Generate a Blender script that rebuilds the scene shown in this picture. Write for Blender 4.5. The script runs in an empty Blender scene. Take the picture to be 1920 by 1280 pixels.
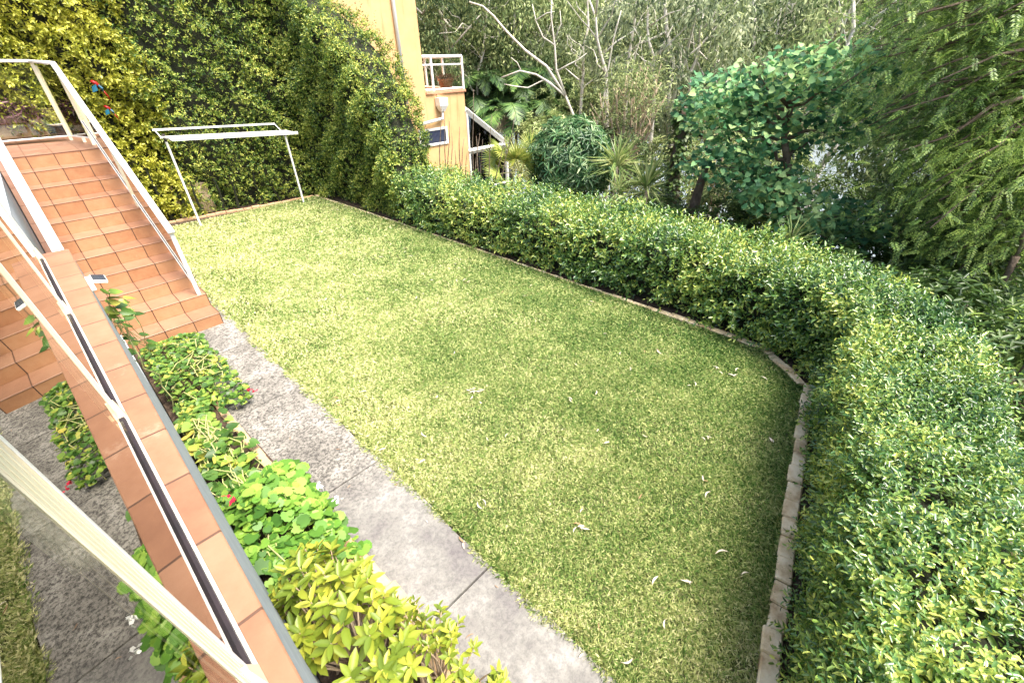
import bpy, math, random
import numpy as np
from mathutils import Vector, Matrix

rng = np.random.default_rng(7)
random.seed(7)
scene = bpy.context.scene
COL = scene.collection

# ------------------------------------------------------------------ camera
YAW, PITCH, ROLL, FPX, CH = -0.795846, 0.570138, -0.028075, 817.83, 3.2
_f = np.array([-math.sin(YAW)*math.cos(PITCH), math.cos(YAW)*math.cos(PITCH), -math.sin(PITCH)])
_r = np.array([math.cos(YAW), math.sin(YAW), 0.0])
_u = np.cross(_r, _f)
CR = math.cos(ROLL)*_r + math.sin(ROLL)*_u
CU = -math.sin(ROLL)*_r + math.cos(ROLL)*_u
CF = _f
cam_d = bpy.data.cameras.new('camera')
cam_d.sensor_width = 36.0
cam_d.lens = FPX/1920*36.0
cam_d.clip_start = 0.03
cam_d.clip_end = 1500
cam = bpy.data.objects.new('camera', cam_d)
COL.objects.link(cam)
m = Matrix(((CR[0], CU[0], -CF[0], 0), (CR[1], CU[1], -CF[1], 0), (CR[2], CU[2], -CF[2], CH), (0, 0, 0, 1)))
cam.matrix_world = m
scene.camera = cam

# ------------------------------------------------------------------ sky and sun
SUN_EL, SUN_AZ = math.radians(64), math.radians(168)     # azimuth clockwise from +Y
w = bpy.data.worlds.new("World"); scene.world = w
w.use_nodes = True
nt = w.node_tree
bg = nt.nodes['Background']
sky = nt.nodes.new('ShaderNodeTexSky')
sky.sky_type = 'NISHITA'; sky.sun_disc = False
sky.sun_elevation = SUN_EL; sky.sun_rotation = SUN_AZ
sky.air_density = 0.8; sky.dust_density = 4.5; sky.ozone_density = 1.0
nt.links.new(sky.outputs[0], bg.inputs['Color'])
bg.inputs['Strength'].default_value = 0.15
sd = bpy.data.lights.new('sun', 'SUN'); sd.energy = 3.0; sd.angle = math.radians(26); sd.color = (1.0, 0.94, 0.82)
sun = bpy.data.objects.new('sun', sd); COL.objects.link(sun)
sv = Vector((math.sin(SUN_AZ)*math.cos(SUN_EL), math.cos(SUN_AZ)*math.cos(SUN_EL), math.sin(SUN_EL)))
sun.rotation_euler = sv.to_track_quat('Z', 'Y').to_euler()
scene.view_settings.view_transform = 'Standard'
scene.view_settings.look = 'None'
scene.view_settings.gamma = 1.0
scene.view_settings.exposure = 1.55
scene.cycles.max_bounces = 7
scene.cycles.diffuse_bounces = 3
scene.cycles.glossy_bounces = 4
scene.cycles.transmission_bounces = 4
scene.cycles.transparent_max_bounces = 10

# ------------------------------------------------------------------ helpers
def ray(px, py):
    v = CR*(px-960) - CU*(py-640) + CF*FPX
    return v
def at(px, py, dist):
    """point seen in the direction (px, py) of the photo at a horizontal distance in metres"""
    v = ray(px, py); v = v/np.hypot(v[0], v[1])*dist
    return np.array([v[0], v[1], v[2]+CH])
def onz(px, py, z):
    v = ray(px, py); return v*((z-CH)/v[2]) + np.array([0, 0, CH])
def ony(px, py, y):
    v = ray(px, py); return v*(y/v[1]) + np.array([0, 0, CH])

def tag(o, label=None, cat=None, group=None, kind=None):
    if label: o['label'] = label
    if cat: o['category'] = cat
    if group: o['group'] = group
    if kind: o['kind'] = kind
    return o
def empty(name, loc, label, cat, group=None, rz=0.0):
    o = bpy.data.objects.new(name, None); COL.objects.link(o)
    o.location = tuple(float(a) for a in loc); o.rotation_euler = (0, 0, rz); o.empty_display_size = 0.2
    return tag(o, label, cat, group)
def rawmesh(name, V, F, mat, parent=None, smooth=False, keep_world=True):
    """V (n,3) world coordinates; F list of faces or an (m,k) int array"""
    V = np.asarray(V, dtype=np.float32)
    if parent is not None and keep_world:
        Mw = Matrix.Identity(4); q = parent
        while q is not None:
            Mw = Matrix.LocRotScale(q.location, q.rotation_euler, None) @ Mw; q = q.parent
        Mi = Mw.inverted()
        A = np.array(Mi)
        V = (V @ A[:3, :3].T + A[:3, 3]).astype(np.float32)
    me = bpy.data.meshes.new(name)
    if isinstance(F, np.ndarray):
        n, k = F.shape
        me.vertices.add(len(V)); me.vertices.foreach_set('co', V.ravel())
        me.loops.add(n*k); me.loops.foreach_set('vertex_index', F.astype(np.int32).ravel())
        me.polygons.add(n); me.polygons.foreach_set('loop_start', np.arange(0, n*k, k, dtype=np.int32))
        me.update(calc_edges=True)
    else:
        me.from_pydata([tuple(map(float, v)) for v in V], [], F)
        me.update()
    if smooth:
        me.polygons.foreach_set('use_smooth', [True]*len(me.polygons))
    me.materials.append(mat)
    o = bpy.data.objects.new(name, me); COL.objects.link(o)
    if parent is not None: o.parent = parent
    return o

class MB:
    """collects boxes, bars, tubes, prisms in world coordinates, linked as ONE mesh object"""
    def __init__(s): s.V = []; s.F = []
    def add(s, V, F):
        n = len(s.V); s.V += [tuple(map(float, v)) for v in V]; s.F += [tuple(i+n for i in f) for f in F]; return s
    def box(s, x0, x1, y0, y1, z0, z1, bev=0.0, M=None):
        b = min(bev, (x1-x0)*.45, (y1-y0)*.45, (z1-z0)*.45)
        if b <= 0:
            V = [(x, y, z) for z in (z0, z1) for y in (y0, y1) for x in (x0, x1)]
            F = [(0, 2, 3, 1), (4, 5, 7, 6), (0, 1, 5, 4), (2, 6, 7, 3), (0, 4, 6, 2), (1, 3, 7, 5)]
        else:
            V = []; F = []; idx = {}
            for ix, (X, sx) in enumerate(((x0, 1), (x1, -1))):
                for iy, (Y, sy) in enumerate(((y0, 1), (y1, -1))):
                    for iz, (Z, sz) in enumerate(((z0, 1), (z1, -1))):
                        for a in range(3):
                            p = [X+sx*b, Y+sy*b, Z+sz*b]; p[a] = (X, Y, Z)[a]
                            idx[(ix, iy, iz, a)] = len(V); V.append(tuple(p))
            for a in range(3):
                o1, o2 = [k for k in range(3) if k != a]
                for sgn in (0, 1):
                    q = []
                    for (c, d) in ((0, 0), (1, 0), (1, 1), (0, 1)):
                        k = [0, 0, 0]; k[a] = sgn; k[o1] = c; k[o2] = d
                        q.append(idx[(k[0], k[1], k[2], a)])
                    F.append(tuple(q))
            for a in range(3):       # edges parallel to axis a
                o1, o2 = [k for k in range(3) if k != a]
                for c in (0, 1):
                    for d in (0, 1):
                        k0 = [0, 0, 0]; k0[o1] = c; k0[o2] = d; k1 = list(k0); k1[a] = 1
                        F.append((idx[tuple(k0)+(o1,)], idx[tuple(k1)+(o1,)], idx[tuple(k1)+(o2,)], idx[tuple(k0)+(o2,)]))
            for c in range(2):
                for d in range(2):
                    for e in range(2):
                        F.append(tuple(idx[(c, d, e, a)] for a in range(3)))
        if M is not None: V = [tuple(M @ Vector(v)) for v in V]
        return s.add(V, F)
    def tube(s, P, R, n=8, cap=True):
        P = [Vector(tuple(map(float, p))) for p in P]
        if not hasattr(R, '__len__'): R = [R]*len(P)
        V = []; F = []
        up = Vector((0.13, 0.21, 1)).normalized()
        prev = None
        for i, p in enumerate(P):
            t = (P[min(i+1, len(P)-1)] - P[max(i-1, 0)])
            t = t.normalized() if t.length > 1e-9 else Vector((0, 0, 1))
            if prev is None:
                a = t.cross(up);
                if a.length < 1e-3: a = t.cross(Vector((1, 0, 0)))
                a.normalize()
            else:
                a = prev - t*prev.dot(t); a.normalize()
            prev = a; b = t.cross(a)
            for k in range(n):
                th = 2*math.pi*k/n
                V.append(p + (a*math.cos(th)+b*math.sin(th))*R[i])
        for i in range(len(P)-1):
            for k in range(n):
                k2 = (k+1) % n
                F.append((i*n+k, i*n+k2, (i+1)*n+k2, (i+1)*n+k))
        if cap:
            F.append(tuple(range(n-1, -1, -1))); F.append(tuple((len(P)-1)*n+k for k in range(n)))
        return s.add(V, F)
    def sweep(s, P, prof, side):
        """profile (a across, b up) swept along P; side = horizontal across vector"""
        P = [Vector(tuple(map(float, p))) for p in P]; n = len(prof); V = []; F = []
        side = Vector(side).normalized()
        for i, p in enumerate(P):
            t = (P[min(i+1, len(P)-1)] - P[max(i-1, 0)]).normalized()
            u = side.cross(t).normalized()
            if u.z < 0: u = -u
            for a, b in prof: V.append(p + side*a + u*b)
        for i in range(len(P)-1):
            for k in range(n):
                k2 = (k+1) % n
                F.append((i*n+k, i*n+k2, (i+1)*n+k2, (i+1)*n+k))
        F.append(tuple(range(n-1, -1, -1))); F.append(tuple((len(P)-1)*n+k for k in range(n)))
        return s.add(V, F)
    def prism(s, poly, z0, z1):
        n = len(poly)
        V = [(x, y, z0) for x, y in poly] + [(x, y, z1) for x, y in poly]
        F = [tuple(range(n-1, -1, -1)), tuple(range(n, 2*n))] + [(k, (k+1) % n, n+(k+1) % n, n+k) for k in range(n)]
        return s.add(V, F)
    def lathe(s, c, prof, n=20):
        V = []; F = []
        for r, z in prof:
            for k in range(n):
                th = 2*math.pi*k/n; V.append((c[0]+r*math.cos(th), c[1]+r*math.sin(th), c[2]+z))
        for i in range(len(prof)-1):
            for k in range(n):
                k2 = (k+1) % n; F.append((i*n+k, i*n+k2, (i+1)*n+k2, (i+1)*n+k))
        F.append(tuple(range(n-1, -1, -1))); F.append(tuple((len(prof)-1)*n+k for k in range(n)))
        return s.add(V, F)
    def build(s, name, mat, parent=None, smooth=False):
        return rawmesh(name, np.array(s.V), s.F, mat, parent, smooth)

# ------------------------------------------------------------------ materials
def newmat(name):
    mt = bpy.data.materials.new(name); mt.use_nodes = True
    n = mt.node_tree; n.nodes.clear()
    out = n.nodes.new('ShaderNodeOutputMaterial')
    return mt, n, out
def N(n, t, **kw):
    nd = n.nodes.new(t)
    for k, v in kw.items():
        if k in ('operation', 'blend_type', 'data_type', 'noise_dimensions', 'feature', 'distance'): setattr(nd, k, v)
        else: nd.inputs[k].default_value = v
    return nd
def ramp(n, cols, fac=None):
    r = n.nodes.new('ShaderNodeValToRGB'); e = r.color_ramp.elements
    while len(e) < len(cols): e.new(0.5)
    for i, (p, c) in enumerate(cols):
        e[i].position = p; e[i].color = (c[0], c[1], c[2], 1)
    if fac is not None: n.links.new(fac, r.inputs[0])
    return r
def mathn(n, op, a, b=None, clamp=False):
    nd = n.nodes.new('ShaderNodeMath'); nd.operation = op; nd.use_clamp = clamp
    for i, v in enumerate((a, b)):
        if v is None: continue
        if isinstance(v, (int, float)): nd.inputs[i].default_value = v
        else: n.links.new(v, nd.inputs[i])
    return nd.outputs[0]
def surf(name, cols, scale=5.0, detail=6.0, rough=0.7, bump=0.3, bscale=60.0, bdist=0.004, metallic=0.0, spec=0.4, contrast=1.0):
    """noise-varied Principled surface; cols = ramp stops"""
    mt, n, out = newmat(name)
    tc = n.nodes.new('ShaderNodeNewGeometry')
    no = N(n, 'ShaderNodeTexNoise', Scale=scale, Detail=detail, Roughness=0.65)
    n.links.new(tc.outputs['Position'], no.inputs['Vector'])
    r = ramp(n, cols, no.outputs['Fac'])
    p = n.nodes.new('ShaderNodeBsdfPrincipled')
    p.inputs['Roughness'].default_value = rough; p.inputs['Metallic'].default_value = metallic
    p.inputs['Specular IOR Level'].default_value = spec
    n.links.new(r.outputs[0], p.inputs['Base Color'])
    if bump > 0:
        n2 = N(n, 'ShaderNodeTexNoise', Scale=bscale, Detail=5.0, Roughness=0.6)
        n.links.new(tc.outputs['Position'], n2.inputs['Vector'])
        b = N(n, 'ShaderNodeBump', Strength=bump, Distance=bdist)
        n.links.new(n2.outputs['Fac'], b.inputs['Height']); n.links.new(b.outputs[0], p.inputs['Normal'])
    n.links.new(p.outputs[0], out.inputs[0])
    return mt
def leafmat(name, cols, nscale=1.2, rw=0.55, nw=1.1, rough=0.42, trans=0.28, spec=0.45, bias=0.0):
    mt, n, out = newmat(name)
    g = n.nodes.new('ShaderNodeNewGeometry')
    no = N(n, 'ShaderNodeTexNoise', Scale=nscale, Detail=4.0, Roughness=0.6)
    n.links.new(g.outputs['Position'], no.inputs['Vector'])
    a = mathn(n, 'MULTIPLY', g.outputs['Random Per Island'], rw)
    b = mathn(n, 'MULTIPLY', mathn(n, 'SUBTRACT', no.outputs['Fac'], 0.5), nw*2)
    c = mathn(n, 'ADD', mathn(n, 'ADD', a, b), 0.5-rw/2+bias, clamp=True)
    r = ramp(n, cols, c)
    p = n.nodes.new('ShaderNodeBsdfPrincipled'); p.inputs['Roughness'].default_value = rough
    p.inputs['Specular IOR Level'].default_value = spec
    n.links.new(r.outputs[0], p.inputs['Base Color'])
    t = n.nodes.new('ShaderNodeBsdfTranslucent'); n.links.new(r.outputs[0], t.inputs['Color'])
    mx = n.nodes.new('ShaderNodeMixShader'); mx.inputs[0].default_value = trans
    n.links.new(p.outputs[0], mx.inputs[1]); n.links.new(t.outputs[0], mx.inputs[2])
    n.links.new(mx.outputs[0], out.inputs[0])
    return mt
def tilemat(name, sx, sy, ox, oy, axes='XY', base=((.42, .17, .075), (.56, .27, .13), (.62, .34, .18)), grout=(.16, .07, .04), gw=0.006, rough=.5):
    """terracotta tiles on a world grid with grout lines; axes picks the two world axes, size 0 = no joints that way"""
    mt, n, out = newmat(name)
    g = n.nodes.new('ShaderNodeNewGeometry')
    sp = n.nodes.new('ShaderNodeSeparateXYZ'); n.links.new(g.outputs['Position'], sp.inputs[0])
    masks = []; cells = []
    for ax, sz, o in ((axes[0], sx, ox), (axes[1], sy, oy)):
        if not sz: continue
        v = mathn(n, 'DIVIDE', mathn(n, 'SUBTRACT', sp.outputs[ax], o), sz)
        fl = mathn(n, 'FLOOR', v); fr = mathn(n, 'SUBTRACT', v, fl); cells.append(fl)
        d = mathn(n, 'MINIMUM', fr, mathn(n, 'SUBTRACT', 1.0, fr))
        masks.append(mathn(n, 'LESS_THAN', d, gw/sz))
    mk = masks[0]
    for q in masks[1:]: mk = mathn(n, 'MAXIMUM', mk, q)
    cb = n.nodes.new('ShaderNodeCombineXYZ')
    for i, c in enumerate(cells): n.links.new(c, cb.inputs[i])
    zc = mathn(n, 'FLOOR', mathn(n, 'MULTIPLY', sp.outputs['Z'], 5.236)); n.links.new(zc, cb.inputs[2])
    wn = n.nodes.new('ShaderNodeTexWhiteNoise'); n.links.new(cb.outputs[0], wn.inputs['Vector'])
    no = N(n, 'ShaderNodeTexNoise', Scale=7.0, Detail=7.0, Roughness=0.7)
    n.links.new(g.outputs['Position'], no.inputs['Vector'])
    f = mathn(n, 'ADD', mathn(n, 'MULTIPLY', wn.outputs['Value'], .45), mathn(n, 'MULTIPLY', mathn(n, 'SUBTRACT', no.outputs['Fac'], .25), 1.1), clamp=True)
    r = ramp(n, [(0.0, base[0]), (.5, base[1]), (1.0, base[2])], f)
    # pale lime bloom in a few places
    n3 = N(n, 'ShaderNodeTexNoise', Scale=2.3, Detail=8.0, Roughness=0.75); n.links.new(g.outputs['Position'], n3.inputs['Vector'])
    lm = mathn(n, 'MULTIPLY', mathn(n, 'SUBTRACT', n3.outputs['Fac'], .62), 4.0, clamp=True)
    m1 = n.nodes.new('ShaderNodeMixRGB'); n.links.new(lm, m1.inputs[0]); n.links.new(r.outputs[0], m1.inputs[1]); m1.inputs[2].default_value = (.66, .5, .38, 1)
    mx = n.nodes.new('ShaderNodeMixRGB'); n.links.new(mk, mx.inputs[0]); n.links.new(m1.outputs[0], mx.inputs[1]); mx.inputs[2].default_value = grout+(1,)
    p = n.nodes.new('ShaderNodeBsdfPrincipled'); n.links.new(mx.outputs[0], p.inputs['Base Color'])
    p.inputs['Roughness'].default_value = rough
    n2 = N(n, 'ShaderNodeTexNoise', Scale=45.0, Detail=5.0); n.links.new(g.outputs['Position'], n2.inputs['Vector'])
    hh = mathn(n, 'SUBTRACT', mathn(n, 'MULTIPLY', n2.outputs['Fac'], .35), mk)
    b = N(n, 'ShaderNodeBump', Strength=0.5, Distance=0.004); n.links.new(hh, b.inputs['Height']); n.links.new(b.outputs[0], p.inputs['Normal'])
    n.links.new(p.outputs[0], out.inputs[0])
    return mt
def glassmat(name, tint=(.86, .9, .86), ior=1.5):
    mt, n, out = newmat(name)
    fr = N(n, 'ShaderNodeFresnel', IOR=ior)
    t = n.nodes.new('ShaderNodeBsdfTransparent'); t.inputs[0].default_value = tint+(1,)
    g = n.nodes.new('ShaderNodeBsdfGlossy'); g.inputs['Roughness'].default_value = 0.0; g.inputs['Color'].default_value = (.97, .96, .9, 1)
    mx = n.nodes.new('ShaderNodeMixShader')
    n.links.new(fr.outputs[0], mx.inputs[0]); n.links.new(t.outputs[0], mx.inputs[1]); n.links.new(g.outputs[0], mx.inputs[2])
    n.links.new(mx.outputs[0], out.inputs[0])
    return mt

M = {}
M['cream'] = surf('cream_powder_coat', [(0.3, (.80, .72, .50)), (.7, (.86, .79, .58))], 3, rough=.35, bump=.05, bscale=200, bdist=.001)
M['white'] = surf('white_powder_coat', [(0.3, (.80, .79, .74)), (.7, (.86, .85, .80))], 3, rough=.35, bump=.05, bscale=200, bdist=.001)
M['gasket'] = surf('dark_rubber', [(0.3, (.02, .018, .02)), (.7, (.045, .03, .035))], 8, rough=.6, bump=.1)
M['glass'] = glassmat('balustrade_glass')
M['glass_clear'] = glassmat('rail_glass', (.93, .95, .91))
M['render_grey'] = surf('grey_render', [(0.3, (.33, .36, .38)), (.7, (.45, .48, .50))], 6, rough=.85, bump=.5, bscale=90)
M['render_ochre'] = surf('ochre_render', [(.25, (.56, .34, .15)), (.5, (.63, .40, .19)), (.75, (.68, .45, .23))], 1.6, detail=9, rough=.85, bump=.35, bscale=70)
_n = M['render_ochre'].node_tree; _p = [q for q in _n.nodes if q.type == 'BSDF_PRINCIPLED'][0]; _src = _p.inputs['Base Color'].links[0].from_socket
_g = _n.nodes.new('ShaderNodeNewGeometry'); _m = _n.nodes.new('ShaderNodeMapping'); _m.inputs['Scale'].default_value = (3.5, 3.5, .28); _n.links.new(_g.outputs['Position'], _m.inputs['Vector'])
_o = N(_n, 'ShaderNodeTexNoise', Scale=1.6, Detail=8.0, Roughness=.7); _n.links.new(_m.outputs[0], _o.inputs['Vector'])
_r = ramp(_n, [(.32, (.62, .55, .45)), (.46, (1, 1, 1)), (1, (1, 1, 1))], _o.outputs['Fac']); _x = _n.nodes.new('ShaderNodeMixRGB'); _x.blend_type = 'MULTIPLY'; _x.inputs[0].default_value = .8
_n.links.new(_src, _x.inputs[1]); _n.links.new(_r.outputs[0], _x.inputs[2]); _n.links.new(_x.outputs[0], _p.inputs['Base Color'])
M['render_cream'] = surf('cream_render', [(0.3, (.55, .40, .26)), (.7, (.68, .52, .36))], 4, rough=.85, bump=.4)
M['cap_tile'] = tilemat('balcony_tile', 0, .333, 0, .243, base=((.235, .108, .062), (.33, .165, .095), (.41, .225, .14)), grout=(.13, .07, .045), gw=.005)
M['tread'] = tilemat('stair_tread_tile', .345, 0, .03, 0, 'XY', base=((.21, .098, .055), (.285, .145, .086), (.35, .20, .125)), grout=(.09, .045, .028))
M['riser'] = tilemat('stair_riser_tile', .345, 0, .03, 0, 'XY', base=((.28, .122, .056), (.39, .20, .10), (.46, .27, .15)), grout=(.09, .045, .028))
M['string'] = tilemat('stair_side_tile', 0, .385, 0, 7.06, 'XY', base=((.26, .125, .075), (.32, .175, .115), (.38, .22, .15)))
M['landing'] = tilemat('landing_tile', .345, .345, .03, 10.91, 'XY', base=((.20, .098, .06), (.26, .135, .085), (.3, .17, .11)))

def concrete():
    mt, n, out = newmat('weathered_concrete')
    g = n.nodes.new('ShaderNodeNewGeometry')
    a = N(n, 'ShaderNodeTexNoise', Scale=2.1, Detail=8.0, Roughness=.7); n.links.new(g.outputs['Position'], a.inputs['Vector'])
    b = N(n, 'ShaderNodeTexNoise', Scale=38.0, Detail=6.0, Roughness=.75); n.links.new(g.outputs['Position'], b.inputs['Vector'])
    ra = ramp(n, [(.36, (.17, .162, .145)), (.5, (.25, .24, .215)), (.62, (.36, .35, .32))], a.outputs['Fac'])
    rb = ramp(n, [(.40, (.10, .09, .09)), (.48, (.55, .53, .52)), (.56, (1.05, 1.02, 1.0))], b.outputs['Fac'])
    mx = n.nodes.new('ShaderNodeMixRGB'); mx.blend_type = 'MULTIPLY'; mx.inputs[0].default_value = .85
    n.links.new(ra.outputs[0], mx.inputs[1]); n.links.new(rb.outputs[0], mx.inputs[2])
    # smoother, cleaner slabs towards the near end
    sp = n.nodes.new('ShaderNodeSeparateXYZ'); n.links.new(g.outputs['Position'], sp.inputs[0])
    near = mathn(n, 'MULTIPLY', mathn(n, 'SUBTRACT', 3.2, sp.outputs['Y']), 1.5, clamp=True)
    rc = ramp(n, [(.36, (.13, .12, .125)), (.5, (.172, .168, .158)), (.62, (.235, .23, .218))], a.outputs['Fac'])
    m2 = n.nodes.new('ShaderNodeMixRGB'); n.links.new(mathn(n, 'MULTIPLY', near, .72), m2.inputs[0]); n.links.new(mx.outputs[0], m2.inputs[1]); n.links.new(rc.outputs[0], m2.inputs[2])
    p = n.nodes.new('ShaderNodeBsdfPrincipled'); p.inputs['Roughness'].default_value = .85
    n.links.new(m2.outputs[0], p.inputs['Base Color'])
    bp = N(n, 'ShaderNodeBump', Strength=.8, Distance=.006); n.links.new(b.outputs['Fac'], bp.inputs['Height']); n.links.new(bp.outputs[0], p.inputs['Normal'])
    n.links.new(p.outputs[0], out.inputs[0]); return mt
M['concrete'] = concrete()
M['soil'] = surf('garden_soil', [(.3, (.03, .02, .013)), (.5, (.07, .045, .03)), (.7, (.14, .10, .065))], 14, rough=.95, bump=.9, bscale=50, bdist=.02)
M['litter'] = surf('leaf_litter', [(.3, (.035, .035, .015)), (.5, (.09, .085, .04)), (.7, (.20, .17, .10))], 3, detail=9, rough=.95, bump=.9, bscale=12, bdist=.1)
M['turf'] = surf('turf_base', [(.3, (.03, .045, .012)), (.5, (.06, .075, .022)), (.7, (.11, .12, .04))], 30, detail=8, rough=.95, bump=.8, bscale=120, bdist=.01)
M['stone'] = surf('edging_stone', [(.35, (.40, .28, .15)), (.47, (.62, .49, .29)), (.6, (.78, .67, .45))], 5, detail=9, rough=.9, bump=.7, bscale=60, bdist=.01)
M['brick'] = surf('edging_brick', [(.25, (.38, .22, .12)), (.5, (.58, .38, .22)), (.75, (.66, .48, .30))], 5, detail=9, rough=.9, bump=.6, bscale=60, bdist=.01)
M['stem_and_shade'] = surf('hedge_stem_and_shade', [(.3, (.010, .014, .006)), (.7, (.028, .03, .014))], 12, rough=.95, bump=.8, bscale=30, bdist=.03)  # near-black colour paints the shade inside the hedges; the stems share it
M['bark_white'] = surf('pale_gum_bark', [(.3, (.42, .37, .30)), (.55, (.66, .62, .54)), (.75, (.74, .70, .62))], 4, detail=9, rough=.8, bump=.5, bscale=25, bdist=.02)
M['bark_brown'] = surf('brown_bark', [(.3, (.07, .05, .035)), (.55, (.17, .125, .09)), (.75, (.3, .24, .18))], 6, detail=9, rough=.9, bump=.8, bscale=25, bdist=.03)
M['bark_tan'] = surf('tan_paper_bark', [(.3, (.28, .19, .12)), (.55, (.5, .39, .27)), (.75, (.64, .54, .42))], 5, detail=9, rough=.85, bump=.6, bscale=25, bdist=.02)
M['terracotta'] = surf('terracotta', [(.3, (.5, .22, .12)), (.7, (.62, .31, .19))], 9, rough=.8, bump=.2)
M['red'] = surf('red_enamel', [(.3, (.22, .006, .005)), (.7, (.36, .012, .008))], 9, rough=.35, bump=.05)
M['blue'] = surf('blue_enamel', [(.3, (.005, .06, .13)), (.7, (.01, .13, .17))], 9, rough=.35, bump=.05)
M['panel'] = surf('solar_panel', [(.3, (.025, .03, .06)), (.7, (.05, .06, .1))], 9, rough=.15, bump=0)
M['dead'] = surf('dry_leaf', [(.3, (.44, .37, .28)), (.7, (.68, .62, .52))], 20, rough=.7, bump=.1)
M['deadbrown'] = surf('dry_leaf_brown', [(.3, (.22, .12, .06)), (.7, (.42, .27, .15))], 20, rough=.7, bump=.1)

# leaf colours
G = {}
G['hedge'] = leafmat('hedge_leaf', [(0, (.02, .08, .016)), (.35, (.085, .20, .045)), (.7, (.27, .41, .085)), (1, (.60, .65, .14))], 1.0, .9, .9, rough=.3, spec=.9, bias=.03)
G['tallhedge'] = leafmat('tall_hedge_leaf', [(0, (.012, .04, .008)), (.3, (.07, .15, .025)), (.65, (.25, .34, .055)), (1, (.60, .62, .13))], 1.4, .95, .7, bias=.02)
G['yellowhedge'] = leafmat('yellow_hedge_leaf', [(0, (.05, .08, .012)), (.3, (.26, .29, .03)), (.65, (.50, .50, .055)), (1, (.76, .72, .14))], 1.2, .8, .9, bias=.06)
G['gum'] = leafmat('gum_leaf', [(0, (.05, .085, .035)), (.45, (.17, .24, .10)), (1, (.46, .52, .24))], .5, .9, .9, trans=.3, bias=.05, rough=.6, spec=.2)
G['gumyellow'] = leafmat('gum_leaf_olive', [(0, (.08, .10, .035)), (.45, (.20, .28, .10)), (1, (.54, .58, .26))], .5, .9, .9, trans=.3, rough=.6, spec=.2)
G['gumgrey'] = leafmat('gum_leaf_grey', [(0, (.07, .10, .06)), (.45, (.24, .30, .16)), (1, (.56, .60, .36))], .5, .9, .9, trans=.3, rough=.6, spec=.2)
G['palm'] = leafmat('palm_leaf', [(0, (.03, .07, .03)), (.5, (.08, .17, .05)), (1, (.24, .38, .10))], .8, .8, .8)
G['goldpalm'] = leafmat('golden_palm_leaf', [(0, (.10, .18, .03)), (.5, (.25, .32, .055)), (1, (.48, .48, .11))], .8, .7, .8)
G['mango'] = leafmat('mango_leaf', [(0, (.03, .10, .035)), (.5, (.10, .22, .08)), (1, (.34, .46, .22))], 1.5, 1.0, .6, rough=.3)
G['big'] = leafmat('round_teal_leaf', [(0, (.03, .11, .05)), (.4, (.10, .27, .115)), (.7, (.25, .47, .19)), (1, (.48, .64, .25))], .9, .95, 1.0, rough=.55, spec=.3, bias=.05, trans=.35)
G['feather'] = leafmat('feathery_leaf', [(0, (.035, .08, .02)), (.45, (.13, .24, .05)), (1, (.42, .56, .13))], .9, .8, 1.3, bias=.03, trans=.38)
G['cord'] = leafmat('strap_leaf', [(0, (.08, .15, .04)), (.5, (.24, .34, .10)), (1, (.60, .62, .28))], 1.5, .9, .4)
G['ivy'] = leafmat('bed_vine_leaf', [(0, (.03, .08, .015)), (.5, (.10, .21, .035)), (.85, (.26, .37, .06)), (1, (.6, .5, .10))], 2.5, .9, .6)
G['geran'] = leafmat('geranium_leaf', [(0, (.04, .12, .015)), (.5, (.13, .29, .035)), (1, (.34, .50, .08))], 3, .8, .5, rough=.5)
G['yshrub'] = leafmat('yellow_shrub_leaf', [(0, (.10, .16, .02)), (.5, (.22, .29, .03)), (1, (.50, .49, .065))], 3, .8, .5, rough=.4)
G['purple'] = leafmat('purple_leaf', [(0, (.05, .02, .03)), (.5, (.13, .05, .07)), (1, (.3, .16, .19))], 3, .8, .5)
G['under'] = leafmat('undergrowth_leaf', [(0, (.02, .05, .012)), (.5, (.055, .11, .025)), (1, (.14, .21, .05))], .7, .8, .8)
G['far'] = leafmat('far_wood_leaf', [(0, (.08, .10, .05)), (.5, (.17, .19, .09)), (1, (.34, .33, .17))], .06, .8, .9)
G['gumdark'] = leafmat('gum_leaf_dark', [(0, (.025, .05, .02)), (.5, (.08, .13, .05)), (1, (.26, .31, .13))], .6, .9, .9, trans=.3, rough=.6, spec=.2)
G['gumlight'] = leafmat('gum_leaf_light', [(0, (.12, .15, .05)), (.45, (.30, .39, .14)), (1, (.68, .74, .36))], .6, .9, .9, trans=.35, rough=.6, spec=.2)
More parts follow.
